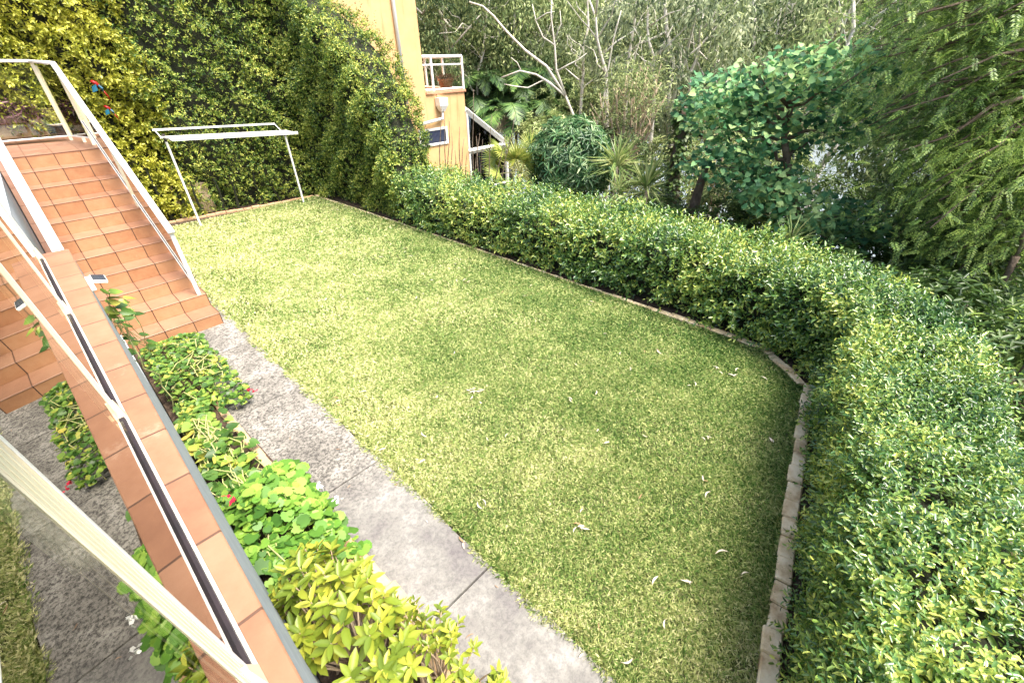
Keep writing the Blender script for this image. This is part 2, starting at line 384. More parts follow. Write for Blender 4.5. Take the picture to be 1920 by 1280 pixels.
def grassmat():
    mt, n, out = newmat('grass_blade')
    g = n.nodes.new('ShaderNodeNewGeometry')
    no = N(n, 'ShaderNodeTexNoise', Scale=.9, Detail=9.0, Roughness=.75); n.links.new(g.outputs['Position'], no.inputs['Vector'])
    sp = n.nodes.new('ShaderNodeSeparateXYZ'); n.links.new(g.outputs['Position'], sp.inputs[0])
    # shade painted into the blade colour: darker and greener towards the near right-hand side
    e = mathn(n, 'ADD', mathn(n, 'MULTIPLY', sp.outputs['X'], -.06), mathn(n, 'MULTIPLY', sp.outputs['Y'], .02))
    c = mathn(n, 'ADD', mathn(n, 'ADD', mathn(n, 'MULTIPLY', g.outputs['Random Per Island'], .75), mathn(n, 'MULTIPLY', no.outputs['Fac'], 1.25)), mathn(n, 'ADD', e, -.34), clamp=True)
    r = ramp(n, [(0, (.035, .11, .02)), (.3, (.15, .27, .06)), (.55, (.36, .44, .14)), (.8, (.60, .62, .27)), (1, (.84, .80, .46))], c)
    p = n.nodes.new('ShaderNodeBsdfPrincipled'); p.inputs['Roughness'].default_value = .55; p.inputs['Specular IOR Level'].default_value = .3
    n.links.new(r.outputs[0], p.inputs['Base Color'])
    t = n.nodes.new('ShaderNodeBsdfTranslucent'); n.links.new(r.outputs[0], t.inputs['Color'])
    mx = n.nodes.new('ShaderNodeMixShader'); mx.inputs[0].default_value = .3
    n.links.new(p.outputs[0], mx.inputs[1]); n.links.new(t.outputs[0], mx.inputs[2]); n.links.new(mx.outputs[0], out.inputs[0])
    return mt
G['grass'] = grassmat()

# ------------------------------------------------------------------ leaf engine
def unit(a):
    return a/np.maximum(np.linalg.norm(a, axis=-1, keepdims=True), 1e-9)
def rvec(n): return unit(rng.normal(size=(n, 3)))
LEAF = {  # outline half: (t along, w across); mirrored
    'diamond': [(0, 0), (.45, .5), (1, 0)],
    'oval': [(0, 0), (.28, .42), (.68, .42), (1, 0)],
    'long': [(0, 0), (.3, .5), (1, 0)],
    'round': [(.1, .02), (-.02, .2), (.04, .40), (.16, .40), (.3, .54), (.42, .47), (.6, .52), (.7, .40), (.88, .34), (.92, .16), (1, .05)],
    'heart': [(0.06, 0), (-.06, .25), (.2, .52), (.6, .38), (1, 0)],
}
def leaf_arrays(P, D, Nn, L, W, shape='diamond', fold=.25, droop=.0):
    """each leaf: a midrib and two half blades, folded along the midrib and bent downwards"""
    n = len(P); D = unit(D); S = unit(np.cross(D, Nn)); U = np.cross(S, D)
    L = np.broadcast_to(np.asarray(L, float), (n,))[:, None]; W = np.broadcast_to(np.asarray(W, float), (n,))[:, None]
    out = LEAF[shape]; V = []
    def pt(t, wd): return P + D*L*t + S*W*wd + U*(abs(wd)*W*fold*2 - L*droop*t*t)
    ts = [t for t, _ in out]
    k = len(out)
    left = [pt(t, wd) for t, wd in out]; right = [pt(t, -wd) for t, wd in out[1:-1]] if out[0][1] == 0 and out[-1][1] == 0 else [pt(t, -wd) for t, wd in out]
    V = np.stack(left+right, 1)      # n,m,3
    m_ = V.shape[1]
    if out[0][1] == 0 and out[-1][1] == 0:
        f1 = list(range(k)); f2 = [0]+[k+i for i in range(k-2)]+[k-1]
        F = [f1, f2[::-1]]
    else:
        # add midrib points at both ends through quads
        F = [list(range(k)) + [2*k-1-i for i in range(k)]]
    base = (np.arange(n)*m_)[:, None, None]
    Fa = base + np.array(F)[None]
    return V.reshape(-1, 3), Fa.reshape(-1, len(F[0]))
def leaves(name, parts, mat, parent=None):
    """parts: list of (V,F) with the same face size"""
    V = np.concatenate([p[0] for p in parts]); F = []; o = 0
    for v, f in parts: F.append(f+o); o += len(v)
    return rawmesh(name, V, np.concatenate(F), mat, parent)
def sprigs(P, D, K, sl, L, W, shape='diamond', spread=.9, fold=.25, droop=.1):
    """K leaves spiralling up a short twig at each P in direction D"""
    D = unit(D); n = len(P); out = []
    a = unit(np.cross(D, rvec(n))); b = np.cross(D, a); ph = rng.uniform(0, 6.28, n)
    sl = np.broadcast_to(np.asarray(sl, float), (n,))[:, None]; L = np.broadcast_to(np.asarray(L, float), (n,))
    for j in range(K):
        t = (j+.3)/K; th = ph + j*2.4
        s = a*np.cos(th)[:, None] + b*np.sin(th)[:, None]
        ld = unit(D*(.35+.5*t) + s*spread + rng.normal(size=(n, 3))*.18)
        nn = unit(D - ld*np.sum(D*ld, 1, keepdims=True) + rng.normal(size=(n, 3))*.15)
        sc = (1-.35*t)*rng.uniform(.75, 1.2, n)
        out.append(leaf_arrays(P + D*sl*t, ld, nn, L*sc, W*sc, shape, fold, droop))
    return out

def holes(P, f, thr):
    v = np.sin(P[:, 0]*f+1.3*np.sin(P[:, 1]*f*.7))*np.sin(P[:, 1]*f*.9+P[:, 2]*f*1.1)+.5*np.sin(P[:, 0]*f*2.3+P[:, 2]*f*2.1+P[:, 1]*f*1.7)
    return v > thr
# ------------------------------------------------------------------ ground, lawn, path, water
CURB = [(5.5, 13.25), (5.56, 10.2), (5.6, 6.3), (5.6, 3.7), (5.6, 1.9), (5.57, .95), (5.28, .57), (5.0, .28), (4.1, .12), (3.57, .02), (3.08, -.07), (2.49, -.19), (2.07, -.25), (1.8, -.31), (.9, -.42)]
def ground_z(X, Y):
    s = np.maximum(X-7.3, -1.9-Y)
    s = np.where(Y > 9, np.maximum(s, np.minimum(X-7.3, 30)), s)
    z = np.where(s > 0, -.25-.42*s, -.03)
    q = X*.93+Y*.37
    z = np.maximum(z, -7.5)
    far = np.clip((q-72)/60, 0, 1)
    z = np.where(q > 66, -7.5 + 24*far**.8, z)
    nz = .35*np.sin(X*.9+Y*.4)*np.cos(Y*.7-X*.3)+.2*np.sin(X*2.3)*np.sin(Y*1.9)
    return z + np.where(s > 1.0, nz, 0)
gx = np.concatenate([np.linspace(-60, -2, 8), np.linspace(-1, 30, 63), np.linspace(32, 260, 50)])
gy = np.concatenate([np.linspace(-120, -6, 16), np.linspace(-5, 30, 71), np.linspace(33, 260, 45)])
XX, YY = np.meshgrid(gx, gy, indexing='ij')
V = np.stack([XX, YY, ground_z(XX, YY)], -1).reshape(-1, 3)
ny = len(gy); ii, jj = np.meshgrid(np.arange(len(gx)-1), np.arange(ny-1), indexing='ij')
F = np.stack([ii*ny+jj, (ii+1)*ny+jj, (ii+1)*ny+jj+1, ii*ny+jj+1], -1).reshape(-1, 4)
tag(rawmesh('ground', V, F, M['litter'], smooth=True), 'sloping bank of leaf litter falling away beyond the hedge', 'ground', kind='structure')

def water():
    mt, n, out = newmat('river_water')
    g = n.nodes.new('ShaderNodeNewGeometry')
    no = N(n, 'ShaderNodeTexNoise', Scale=.9, Detail=6.0, Roughness=.6); n.links.new(g.outputs['Position'], no.inputs['Vector'])
    p = n.nodes.new('ShaderNodeBsdfPrincipled'); p.inputs['Base Color'].default_value = (.22, .26, .28, 1); p.inputs['Roughness'].default_value = .22; p.inputs['Specular IOR Level'].default_value = 1.0
    b = N(n, 'ShaderNodeBump', Strength=.5, Distance=.4); n.links.new(no.outputs['Fac'], b.inputs['Height']); n.links.new(b.outputs[0], p.inputs['Normal'])
    n.links.new(p.outputs[0], out.inputs[0]); return mt
tag(rawmesh('river', [(14, -150, -6.6), (260, -150, -6.6), (260, 260, -6.6), (14, 260, -6.6)], [(0, 1, 2, 3)], water()), 'bright river water glinting through gaps in the trees', 'river', kind='structure')

lawn_poly = [(1.2, 13.3)] + [(x-.06 if y > 1 else x-.04, y+.06 if y < 1 else y) for x, y in CURB[:-1]] + [(1.2, -.34)]
tag(MB().add([(x, y, -.005) for x, y in lawn_poly], [tuple(range(len(lawn_poly)))]).build('lawn', M['turf']), 'yellow-green mown lawn between the path and the curved hedge', 'lawn', kind='structure')

# path: slabs with open joints and a slightly wandering edge
pb = MB(); js = [-1.6, -.1, 1.45, 2.98, 4.69, 6.2, 7.3]
for a, b in zip(js[:-1], js[1:]):
    x0 = .25; ys = np.linspace(a+.008, b-.008, 9)
    xe = [1.19+.012*math.sin(y*3.1)+.008*math.sin(y*9) for y in ys]
    pb.prism([(x0, ys[0])] + [(x, y) for x, y in zip(xe, ys)] + [(x0, ys[-1])], -.08, .015+.003*math.sin(a*5))
pb.prism([(1.075, 7.31), (1.2, 7.31), (1.2, 8.3), (1.085, 8.6)], -.08, .012)
tag(pb.build('path', M['concrete']), 'weathered grey concrete path beside the lawn', 'path', kind='structure')
# garden bed soil
tag(MB().prism([(-.04, -1.5), (.52, -1.5), (.56, 1.5), (.5, 3.2), (.42, 4.7), (.5, 7.0), (-.04, 7.0)], -.05, .06).build('garden_bed_soil', M['soil']), 'dark soil of the garden bed at the foot of the wall', 'soil', kind='structure')
tag(MB().prism([(1.2, 13.4), (5.5, 13.36), (5.68, 13.3), (5.7, .9), (5.05, .16), (1.2, -.45), (1.2, -1.6), (5.5, -1.6), (7.25, .4), (7.25, 15), (-3, 15), (-3, 13.4)], -.06, -.012).build('hedge_bed_soil', M['soil']), 'dark soil under the hedges', 'soil', kind='structure')

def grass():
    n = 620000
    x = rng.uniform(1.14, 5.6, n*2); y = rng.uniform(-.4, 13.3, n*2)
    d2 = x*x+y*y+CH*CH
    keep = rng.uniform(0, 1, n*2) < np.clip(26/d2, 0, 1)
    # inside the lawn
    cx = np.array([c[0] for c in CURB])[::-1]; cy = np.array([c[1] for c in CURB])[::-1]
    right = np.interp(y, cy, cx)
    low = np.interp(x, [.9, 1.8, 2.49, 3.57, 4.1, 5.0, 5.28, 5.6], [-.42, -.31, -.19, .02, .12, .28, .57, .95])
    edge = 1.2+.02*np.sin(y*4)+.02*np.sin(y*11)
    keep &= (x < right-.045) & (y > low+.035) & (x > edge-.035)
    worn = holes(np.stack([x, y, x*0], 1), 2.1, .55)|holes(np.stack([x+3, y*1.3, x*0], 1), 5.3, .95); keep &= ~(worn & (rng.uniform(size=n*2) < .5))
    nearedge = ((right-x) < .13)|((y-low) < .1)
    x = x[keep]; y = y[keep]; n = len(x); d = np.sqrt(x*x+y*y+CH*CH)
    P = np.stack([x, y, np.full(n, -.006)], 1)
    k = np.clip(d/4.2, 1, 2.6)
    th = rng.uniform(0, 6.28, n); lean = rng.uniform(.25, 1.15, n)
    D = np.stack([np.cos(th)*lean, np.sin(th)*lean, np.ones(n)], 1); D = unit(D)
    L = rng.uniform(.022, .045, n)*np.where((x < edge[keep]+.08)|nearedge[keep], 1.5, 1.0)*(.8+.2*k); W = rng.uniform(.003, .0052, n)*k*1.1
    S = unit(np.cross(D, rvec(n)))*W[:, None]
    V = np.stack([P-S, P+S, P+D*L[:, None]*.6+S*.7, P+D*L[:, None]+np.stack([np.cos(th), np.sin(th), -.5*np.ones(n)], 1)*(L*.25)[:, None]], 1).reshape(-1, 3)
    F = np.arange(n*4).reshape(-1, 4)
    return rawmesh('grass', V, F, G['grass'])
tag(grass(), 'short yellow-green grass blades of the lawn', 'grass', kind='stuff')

# ------------------------------------------------------------------ edging
def edging(name, pts, w, h, bl, mat, label):
    """mortared blocks laid end to end along a line"""
    mb = MB(); pts = [Vector((x, y, 0)) for x, y in pts]
    seg = []; tot = 0
    for a, b in zip(pts[:-1], pts[1:]): seg.append((tot, a, b)); tot += (b-a).length
    def pos(s):
        for t0, a, b in seg[::-1]:
            if s >= t0: return a+(b-a).normalized()*(s-t0), (b-a).normalized()
    s = 0
    while s < tot-.02:
        l = min(bl*random.uniform(.85, 1.12), tot-s)
        p, d = pos(s+l/2)
        R = Matrix.Translation(p+Vector((random.uniform(-.006, .006), random.uniform(-.006, .006), 0))) @ Matrix.Rotation(math.atan2(d.y, d.x)+random.uniform(-.035, .035), 4, 'Z') @ Matrix.Rotation(random.uniform(-.03, .03), 4, 'X')
        kk = 1.0 if p.y < 1.6 or p.y > 13 else max(.45, 1-.25*(p.y-1.6)); j1, j2 = random.uniform(-.007, .007), random.uniform(-.007, .007)
        mb.box(-l/2+.0015, l/2-.0015, -w/2*kk+j1, w/2*kk+j2, -.06, (h+random.uniform(-.01, .008))*kk, .010, R)
        s += l
    o = mb.build(name, mat); return tag(o, label, 'edging')
edging('brick_edging', CURB, .11, .045, .21, M['stone'], 'curved line of pale mortared bricks edging the lawn along the low hedge')
edging('brick_edging', [(5.42, 13.32), (4.0, 13.42), (2.6, 13.62), (1.3, 13.85)], .09, .04, .22, M['brick'], 'short straight brick edging at the far end of the lawn under the tall hedge')
edging('sandstone_edging', [(.38, 5.05), (.40, 4.2), (.44, 3.3), (.50, 2.2), (.52, .5)], .15, .2, .34, M['brick'], 'low sandstone block edging of the garden bed half covered by vines')

# ------------------------------------------------------------------ balcony slab
CAPX = -.045
bal = empty('balcony', (-1.2, 2, 0), 'terracotta tiled balcony edge on a grey rendered wall above the garden bed', 'balcony')
MB().box(-2.6, CAPX, -3.2, 5.0, 1.972, 2.0, .004).build('floor_tiling', M['cap_tile'], bal)
wl_ = MB().box(-2.6, CAPX-.002, -3.2, 4.99, -.1, 1.971); wl_.box(-2.6, -.335, 4.992, 10.88, -.1, 1.95); wl_.box(-.334, -.05, 4.992, 7.0, -.1, .35); wl_.build('retaining_wall', M['render_grey'], bal)

# glass plane: X + b*Y + c*(Z-2) = a
GA, GB, GC = -.1055, -.0237, -.0618
GB = .0237; GC = .0618
o_ = Vector((GA, 0, 2.0)); nrm = Vector((1, GB, GC)).normalized()
vy = Vector((-GB, 1, 0)).normalized(); vz = nrm.cross(vy).normalized()
if vz.z < 0: vz = -vz
GM = Matrix(((nrm.x, vy.x, vz.x, o_.x), (nrm.y, vy.y, vz.y, o_.y), (nrm.z, vy.z, vz.z, o_.z), (0, 0, 0, 1)))   # local (out, along, up)
bt = empty('glass_balustrade', (GA, 0, 2.0), 'cream framed glass balustrade leaning over the tiled balcony edge, closest to the viewer', 'balustrade')
PY = [-.62, .735, 2.10, 3.45, 4.8]
HT = .93
for i, py in enumerate(PY):
    # post: a grooved extrusion standing on the inner and outer faces of the glass line, with a pointed outer cleat
    mb = MB()
    mb.box(-.009, .0050, py-.050, py+.018, .07, HT, .002, GM)
    for g_ in (-.043, -.026, -.008, .011):
        mb.box(.0048, .0063, py+g_-.0045, py+g_+.0045, .072, HT, .0006, GM)
    mb.box(-.009, .0090, py+.0182, py+.027, .03, HT, .001, GM)
    mb.build('post', M['cream'], bt)
    MB().box(.0091, .0105, py+.018, py+.0272, .0, HT, 0, GM).build('edge_strip', M['white'], bt)
    cl = MB(); V = [GM @ Vector(v) for v in ((-.004, py-.02, .0), (.022, py-.015, .0), (.022, py+.045, .0), (-.004, py+.045, .0), (-.004, py-.015, .10), (.016, py-.015, .10), (.016, py+.0, .10), (-.004, py+.0, .10))]
    cl.add(V, [(0, 3, 2, 1), (4, 5, 6, 7), (0, 1, 5, 4), (1, 2, 6, 5), (2, 3, 7, 6), (3, 0, 4, 7)])
    cl.build('post_foot', M['cream'], bt)
for a, b in zip(PY[:-1], PY[1:]):
    MB().box(-.003, .003, a+.027, b-.050, .024, HT-.01, 0, GM).build('glass_panel', M['glass'], bt)
    ch = MB(); ch.box(.0125, .0215, a+.027, b-.02, .0, .010, .002, GM); ch.build('bottom_channel', M['white'], bt)
    ch = MB(); ch.box(-.026, -.018, a+.027, b-.02, .0, .027, .002, GM); ch.build('bottom_channel', M['cream'], bt)
    MB().box(-.0178, .0124, a+.027, b-.02, .0, .0230, 0, GM).build('gasket', M['gasket'], bt)
prof = [(.045*math.cos(t)*1.0, .022*math.sin(t)) for t in np.linspace(0, 2*math.pi, 17)[:-1]]
hr = MB(); hr.sweep([GM @ Vector((.014, -1.6, HT+.02)), GM @ Vector((.014, 4.95, HT+.02))], prof, nrm); hr.build('handrail', M['white'], bt, smooth=True)

# ------------------------------------------------------------------ staircase
R0, TR, Y0, NS = .191, .385, 7.06, 11
SX0, SX1 = -.16, 1.07
st = empty('tiled_staircase', (.5, 7.06, 0), 'terracotta tiled outdoor staircase climbing from the path to the upper landing', 'staircase')
for k in range(NS-1):
    y0 = Y0+k*TR; z1 = (k+1)*R0
    stp = MB().box(SX0, SX1, y0, 10.9, z1-R0, z1-.012).build('step', M['riser'], st)
    MB().box(SX0, SX1+.004, y0-.006, y0+TR-.002, z1-.0118, z1, .004).build('tread_tile', M['tread'], stp)
MB().box(-2.6, SX1, Y0+(NS-1)*TR, 15.0, 0, 2.088).build('landing_base', M['riser'], st)
MB().box(-2.6, SX1+.004, Y0+(NS-1)*TR-.006, 15.0, 2.0882, 2.1, .003).build('landing_tiling', M['landing'], st)
# raking side strip on the left
sm = MB(); za = .14
pts = [(Y0-.02, 0), (Y0-.02, R0+.03), (10.9, 2.1+.05), (11.1, 2.13), (11.1, 0)]
V = [(-.32, y, z) for y, z in pts] + [(SX0-.001, y, z) for y, z in pts]
n5 = len(pts)
sm.add(V, [tuple(range(n5)), tuple(range(2*n5-1, n5-1, -1))] + [(k, n5+k, n5+(k+1) % n5, (k+1) % n5) for k in range(n5)])
sm.build('side_wall', M['string'], st)

def stair_railing(X, ya, za_, yb, zb, railw, railh, label, nposts, extra=None, foot_first=True):
    t = empty('stair_railing', (X, ya, za_-1), label, 'railing')
    pr = [(railw*.5*math.copysign(abs(math.cos(a))**.7, math.cos(a)), railh*.5*math.copysign(abs(math.sin(a))**.7, math.sin(a))) for a in np.linspace(0, 2*math.pi, 17)[:-1]]
    path = [(X, ya, za_), (X, yb, zb)] + (extra or [])
    hm = MB()
    for a, b in zip(path[:-1], path[1:]):
        d = Vector(b)-Vector(a); side = Vector((d.y, -d.x, 0)).normalized()
        hm.sweep([a, b], pr, side)
    hm.build('handrail', M['white'], t, smooth=True)
    sl = (zb-za_)/(yb-ya)
    bz = lambda y: za_-.93+(y-ya)*sl+.06
    br = MB()
    for dx in (-.022, .016):
        br.sweep([(X+dx, ya+.05, bz(ya+.05)+.04), (X+dx, yb, bz(yb)+.04)], [(0, 0), (.012, 0), (.012, .03), (0, .03)], (1, 0, 0))
    br.build('bottom_rail', M['white'], t)
    gk = MB(); gk.sweep([(X-.009, ya+.05, bz(ya+.05)+.038), (X-.009, yb, bz(yb)+.038)], [(0, 0), (.024, 0), (.024, .024), (0, .024)], (1, 0, 0)); gk.build('gasket', M['gasket'], t)
    ps = np.linspace(ya+.06, yb-.1, nposts)
    for i, y in enumerate(ps):
        zt = za_+(y-ya)*sl-.03
        k = int((y-Y0)//TR)+1; zf = min(k, NS)*R0
        MB().box(X-.025, X+.025, y-.022, y+.022, zf, zt, .004).build('post', M['white'] if i == 0 else M['cream'], t)
    for a, b in zip(ps[:-1], ps[1:]):
        V = []
        for y, z in ((a+.03, bz(a+.03)+.07), (b-.03, bz(b-.03)+.07), (b-.03, za_+(b-.03-ya)*sl-.06), (a+.03, za_+(a+.03-ya)*sl-.06)):
            V += [(X-.004, y, z), (X+.004, y, z)]
        MB().add(V, [(0, 2, 4, 6), (1, 7, 5, 3), (0, 1, 3, 2), (2, 3, 5, 4), (4, 5, 7, 6), (6, 7, 1, 0)]).build('glass_panel', M['glass_clear'], t)
    return t
SL = R0/TR
rr = stair_railing(.985, 7.42, 1.34, 11.55, 1.34+4.13*SL-.03, .085, .05, 'white framed glass railing climbing the lawn side of the tiled stairs', 3, extra=[(.80, 12.75, 3.41), (-1.6, 13.05, 3.47)])
for (x, y) in ((.80, 12.75), (.93, 12.1), (-.9, 12.97)):
    MB().box(x-.025, x+.025, y-.022, y+.022, 2.1, 3.38, .004).build('post', M['cream'], rr)
gp = MB()
for (xa, ya_, xb, yb_) in ((.96, 11.6, .82, 12.7), (.76, 12.77, -.86, 12.96)):
    d = Vector((xb-xa, yb_-ya_, 0)).normalized(); s_ = Vector((-d.y, d.x, 0))*.004; V = []
    for x, y in ((xa, ya_), (xb, yb_)):
        for z in (2.2, 3.34):
            for sg in (-1, 1): V.append((x+s_.x*sg, y+s_.y*sg, z))
    gp.add(V, [(0, 4, 6, 2), (1, 3, 7, 5), (0, 1, 5, 4), (2, 6, 7, 3), (0, 2, 3, 1), (4, 5, 7, 6)])
gp.build('glass_panel', M['glass_clear'], rr)
brl = MB(); brl.tube([(.97, 11.5, 2.22), (.80, 12.75, 2.18), (-1.6, 13.05, 2.18)], .014, 6); brl.build('bottom_rail', M['white'], rr)
stair_railing(-.155, 7.0, 1.42, 10.9, 1.42+3.9*SL, .11, .06, 'white glass railing on the wall side of the tiled stairs with rounded handrail end', 4)

# planter trough on the landing
pt_ = empty('planter_trough', (-.3, 13.9, 2.1), 'long tan planter trough on the landing full of purple trailing leaves', 'planter')
pm = MB(); pm.box(-1.7, .58, 13.75, 14.2, 2.14, 2.5, .015); pm.build('trough', surf('tan_trough', [(.3, (.30, .19, .10)), (.7, (.45, .31, .18))], 6, rough=.7), pt_)
MB().box(-1.66, .54, 13.79, 14.16, 2.1, 2.14).build('base', M['gasket'], pt_)
n = 620; P = np.stack([rng.uniform(-1.65, .55, n), rng.uniform(13.62, 14.2, n), rng.uniform(2.40, 2.72, n)], 1); D = rng.normal(size=(n, 3))*.7 + np.array([0, -.45, .1])
leaves('trailing_leaves', sprigs(P, D, 5, .16, .14, .042, 'long', droop=.3), G['purple'], pt_)
t = empty('plant_pot', (.78, 13.7, 2.1), 'dark pot with a white saucer standing behind the stair head railing', 'pot')
MB().lathe((.78, 13.7, 2.1), [(.09, 0), (.12, .18), (.125, .2), (.1, .2)], 16).build('pot', M['gasket'], t, True)
MB().lathe((.78, 13.7, 2.302), [(.1, 0), (.17, .035), (.17, .045), (.09, .02)], 18).build('saucer', M['white'], t, True)

# solar wall lamp at the foot of the wall-side railing
c = onz(170, 528, 1.86)
sl_ = empty('solar_wall_lamp', c, 'small white solar lamp with three stepped dark panels clipped beside the stairs', 'lamp')
cx, cy, cz = c
MB().box(cx-.05, cx+.01, cy-.09, cy+.09, cz-.05, cz+.02, .008).build('housing', M['white'], sl_)
for i in range(3):
    Mx = Matrix.Translation((cx+.045, cy+.07-.062*i, cz+.0+.004*i)) @ Matrix.Rotation(math.radians(18), 4, 'Y')
    fr_ = MB().box(-.04, .05, -.034, .034, -.01, .012, .004, Mx).build('panel_frame', M['white'], sl_)
    MB().box(-.034, .043, -.027, .027, .0122, .0145, 0, Mx).build('solar_panel', M['panel'], fr_)

# ------------------------------------------------------------------ clothesline
ca, cb_ = np.array([2.32, 12.80]), np.array([4.93, 12.88])
cl = empty('clothesline', (3.6, 12.8, 0), 'white folding clothesline frame on two thin posts at the far end of the lawn', 'clothesline')
for p, ht in ((ca, 1.98), (cb_, 1.80)):
    MB().box(p[0]-.022, p[0]+.022, p[1]-.022, p[1]+.022, -.05, ht-.09, .005).build('post', M['white'], cl)
    MB().box(p[0]-.026, p[0]+.026, p[1]-.026, p[1]+.026, ht-.09, ht+.06, .005).build('hinge_bracket', M['gasket'], cl)
HA, HB = 1.98, 1.83
fr = MB()
def fp(u, v):   # u along posts 0..1, v across towards the viewer
    x = ca[0]+(cb_[0]-ca[0])*u; y = ca[1]-v; z = HA+(HB-HA)*u
    return (x, y, z)
fr.sweep([fp(-.03, 0), fp(1.02, 0)], [(-.02, -.02), (.02, -.02), (.02, .02), (-.02, .02)], (0, 1, 0))
fr.sweep([fp(-.0, .62), fp(1.02, .62)], [(-.022, -.03), (.022, -.03), (.022, .03), (-.022, .03)], (0, 1, 0))
fr.sweep([fp(.0, .02), fp(.0, .62)], [(-.02, -.018), (.02, -.018), (.02, .018), (-.02, .018)], (1, 0, 0))
fr.sweep([fp(1.0, .02), fp(1.0, .62)], [(-.02, -.018), (.02, -.018), (.02, .018), (-.02, .018)], (1, 0, 0))
fr.build('line_frame', M['white'], cl)
ln = MB()
for v in (.08, .14, .2, .26, .32, .38, .44, .5, .56): ln.tube([fp(0, v), (fp(.5, v)[0], fp(.5, v)[1], fp(.5, v)[2]-.008), fp(1, v)], .006, 5)
ln.build('line_wires', M['white'], cl)
bkr = MB(); bkr.sweep([(ca[0]-.1, ca[1]+.35, HA+.13), (cb_[0]-.05, cb_[1]+.35, HA-.0)], [(-.018, -.02), (.018, -.02), (.018, .02), (-.018, .02)], (0, 1, 0))
for q in (0, 1):
    p = (ca, cb_)[q]; bkr.tube([(p[0]-.06, p[1], (HA, HB)[q]), (p[0]-.06, p[1]+.35, (HA+.13, HA)[q])], .012, 6)
bkr.build('back_rail', M['white'], cl)

# ------------------------------------------------------------------ hedges
def lerp_stations(S, t):
    """S rows: ix,iy, ox,oy, h ; t in [0,len-1]"""
    S = np.asarray(S, float); i = np.clip(np.floor(t).astype(int), 0, len(S)-2); f = (t-i)[:, None]
    return S[i]*(1-f)+S[i+1]*f
def hedge_surface(S, n, r=.22, zmin=.05, amp=.05, parts=(1, 1, 1), wt=None):
    S = np.asarray(S, float)
    mid = (S[:, :2]+S[:, 2:4])/2; seg = np.hypot(np.linalg.norm(np.diff(mid, axis=0), axis=1), np.abs(np.diff(S[:, 4]))*1.6)
    per = (S[:-1, 4]*2+np.linalg.norm(S[:-1, :2]-S[:-1, 2:4], axis=1))
    pw = seg*per*(wt if wt is not None else 1); pw = pw/pw.sum()
    si = rng.choice(len(seg), n, p=pw); t = si+rng.uniform(0, 1, n)
    A = lerp_stations(S, t); I = A[:, :2]; O = A[:, 2:4]; h = A[:, 4]
    wv = O-I; wl = np.linalg.norm(wv, axis=1); wd = wv/wl[:, None]
    a, b, c = h*parts[0], wl*parts[1], h*parts[2]
    u = rng.uniform(0, 1, n)*(a+b+c)
    X = np.zeros(n); Z = np.zeros(n); nx = np.zeros(n); nz = np.zeros(n)
    m1 = u < a; m3 = u >= a+b; m2 = ~m1 & ~m3
    Z[m1] = u[m1]/parts[0] if parts[0] else 0; nx[m1] = -1
    X[m2] = (u[m2]-a[m2])/max(parts[1], 1e-6); Z[m2] = h[m2]; nz[m2] = 1
    X[m3] = wl[m3]; Z[m3] = (u[m3]-a[m3]-b[m3])/max(parts[2], 1e-6); nx[m3] = 1
    Z = np.maximum(Z, zmin)
    # round the shoulders
    for side in (0, 1):
        dx = np.minimum(X, wl-X) if False else (X if side == 0 else wl-X)
        cxn = r-dx; czn = Z-(h-r)
        k = (cxn > 0) & (czn > 0)
        L = np.maximum(np.hypot(cxn, czn), 1e-6)
        sc = np.where(k, r/L, 1)
        sg = -1 if side == 0 else 1
        newdx = r-cxn*sc; newz = h-r+czn*sc
        X = np.where(k, newdx if side == 0 else wl-newdx, X); Z = np.where(k, newz, Z)
        nx = np.where(k, sg*cxn/L, nx); nz = np.where(k, czn/L, nz)
    Nn = np.stack([wd[:, 0]*nx, wd[:, 1]*nx, nz], 1)
    P = np.stack([I[:, 0]+wd[:, 0]*X, I[:, 1]+wd[:, 1]*X, Z], 1)
    bump = np.sin(P[:, 0]*3.1+P[:, 2]*2.3)*np.sin(P[:, 1]*2.7+1)+.6*np.sin(P[:, 0]*7.3+P[:, 1]*6.1+P[:, 2]*6.7)
    P += Nn*(bump*amp)[:, None]
    return P, Nn
def hedge_core(S, inset, mat, parent, name='stems_and_shade_core', zmin=.0, pre=None):  # solid dark body standing in for shade behind the leaves, joined with the stems
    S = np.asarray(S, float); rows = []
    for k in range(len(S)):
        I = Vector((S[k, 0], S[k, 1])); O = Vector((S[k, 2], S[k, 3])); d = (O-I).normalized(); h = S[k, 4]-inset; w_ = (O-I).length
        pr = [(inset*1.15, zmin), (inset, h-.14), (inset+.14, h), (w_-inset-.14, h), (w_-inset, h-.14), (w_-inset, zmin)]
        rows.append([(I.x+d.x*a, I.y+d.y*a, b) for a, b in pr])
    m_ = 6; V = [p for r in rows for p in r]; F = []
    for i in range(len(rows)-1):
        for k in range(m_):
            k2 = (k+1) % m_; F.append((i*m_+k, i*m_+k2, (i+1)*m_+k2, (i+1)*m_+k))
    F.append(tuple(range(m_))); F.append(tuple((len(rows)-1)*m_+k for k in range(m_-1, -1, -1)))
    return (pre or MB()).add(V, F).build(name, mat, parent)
def stems(mbs, pts, h, r=.018):
    for x, y in pts:
        P = [(x+random.uniform(-.03, .03), y+random.uniform(-.03, .03), -.05)]
        for k in range(3): P.append((P[-1][0]+random.uniform(-.08, .08), P[-1][1]+random.uniform(-.05, .05), P[-1][2]+h/3))
        mbs.tube(P, [r, r*.9, r*.7, r*.5], 6)

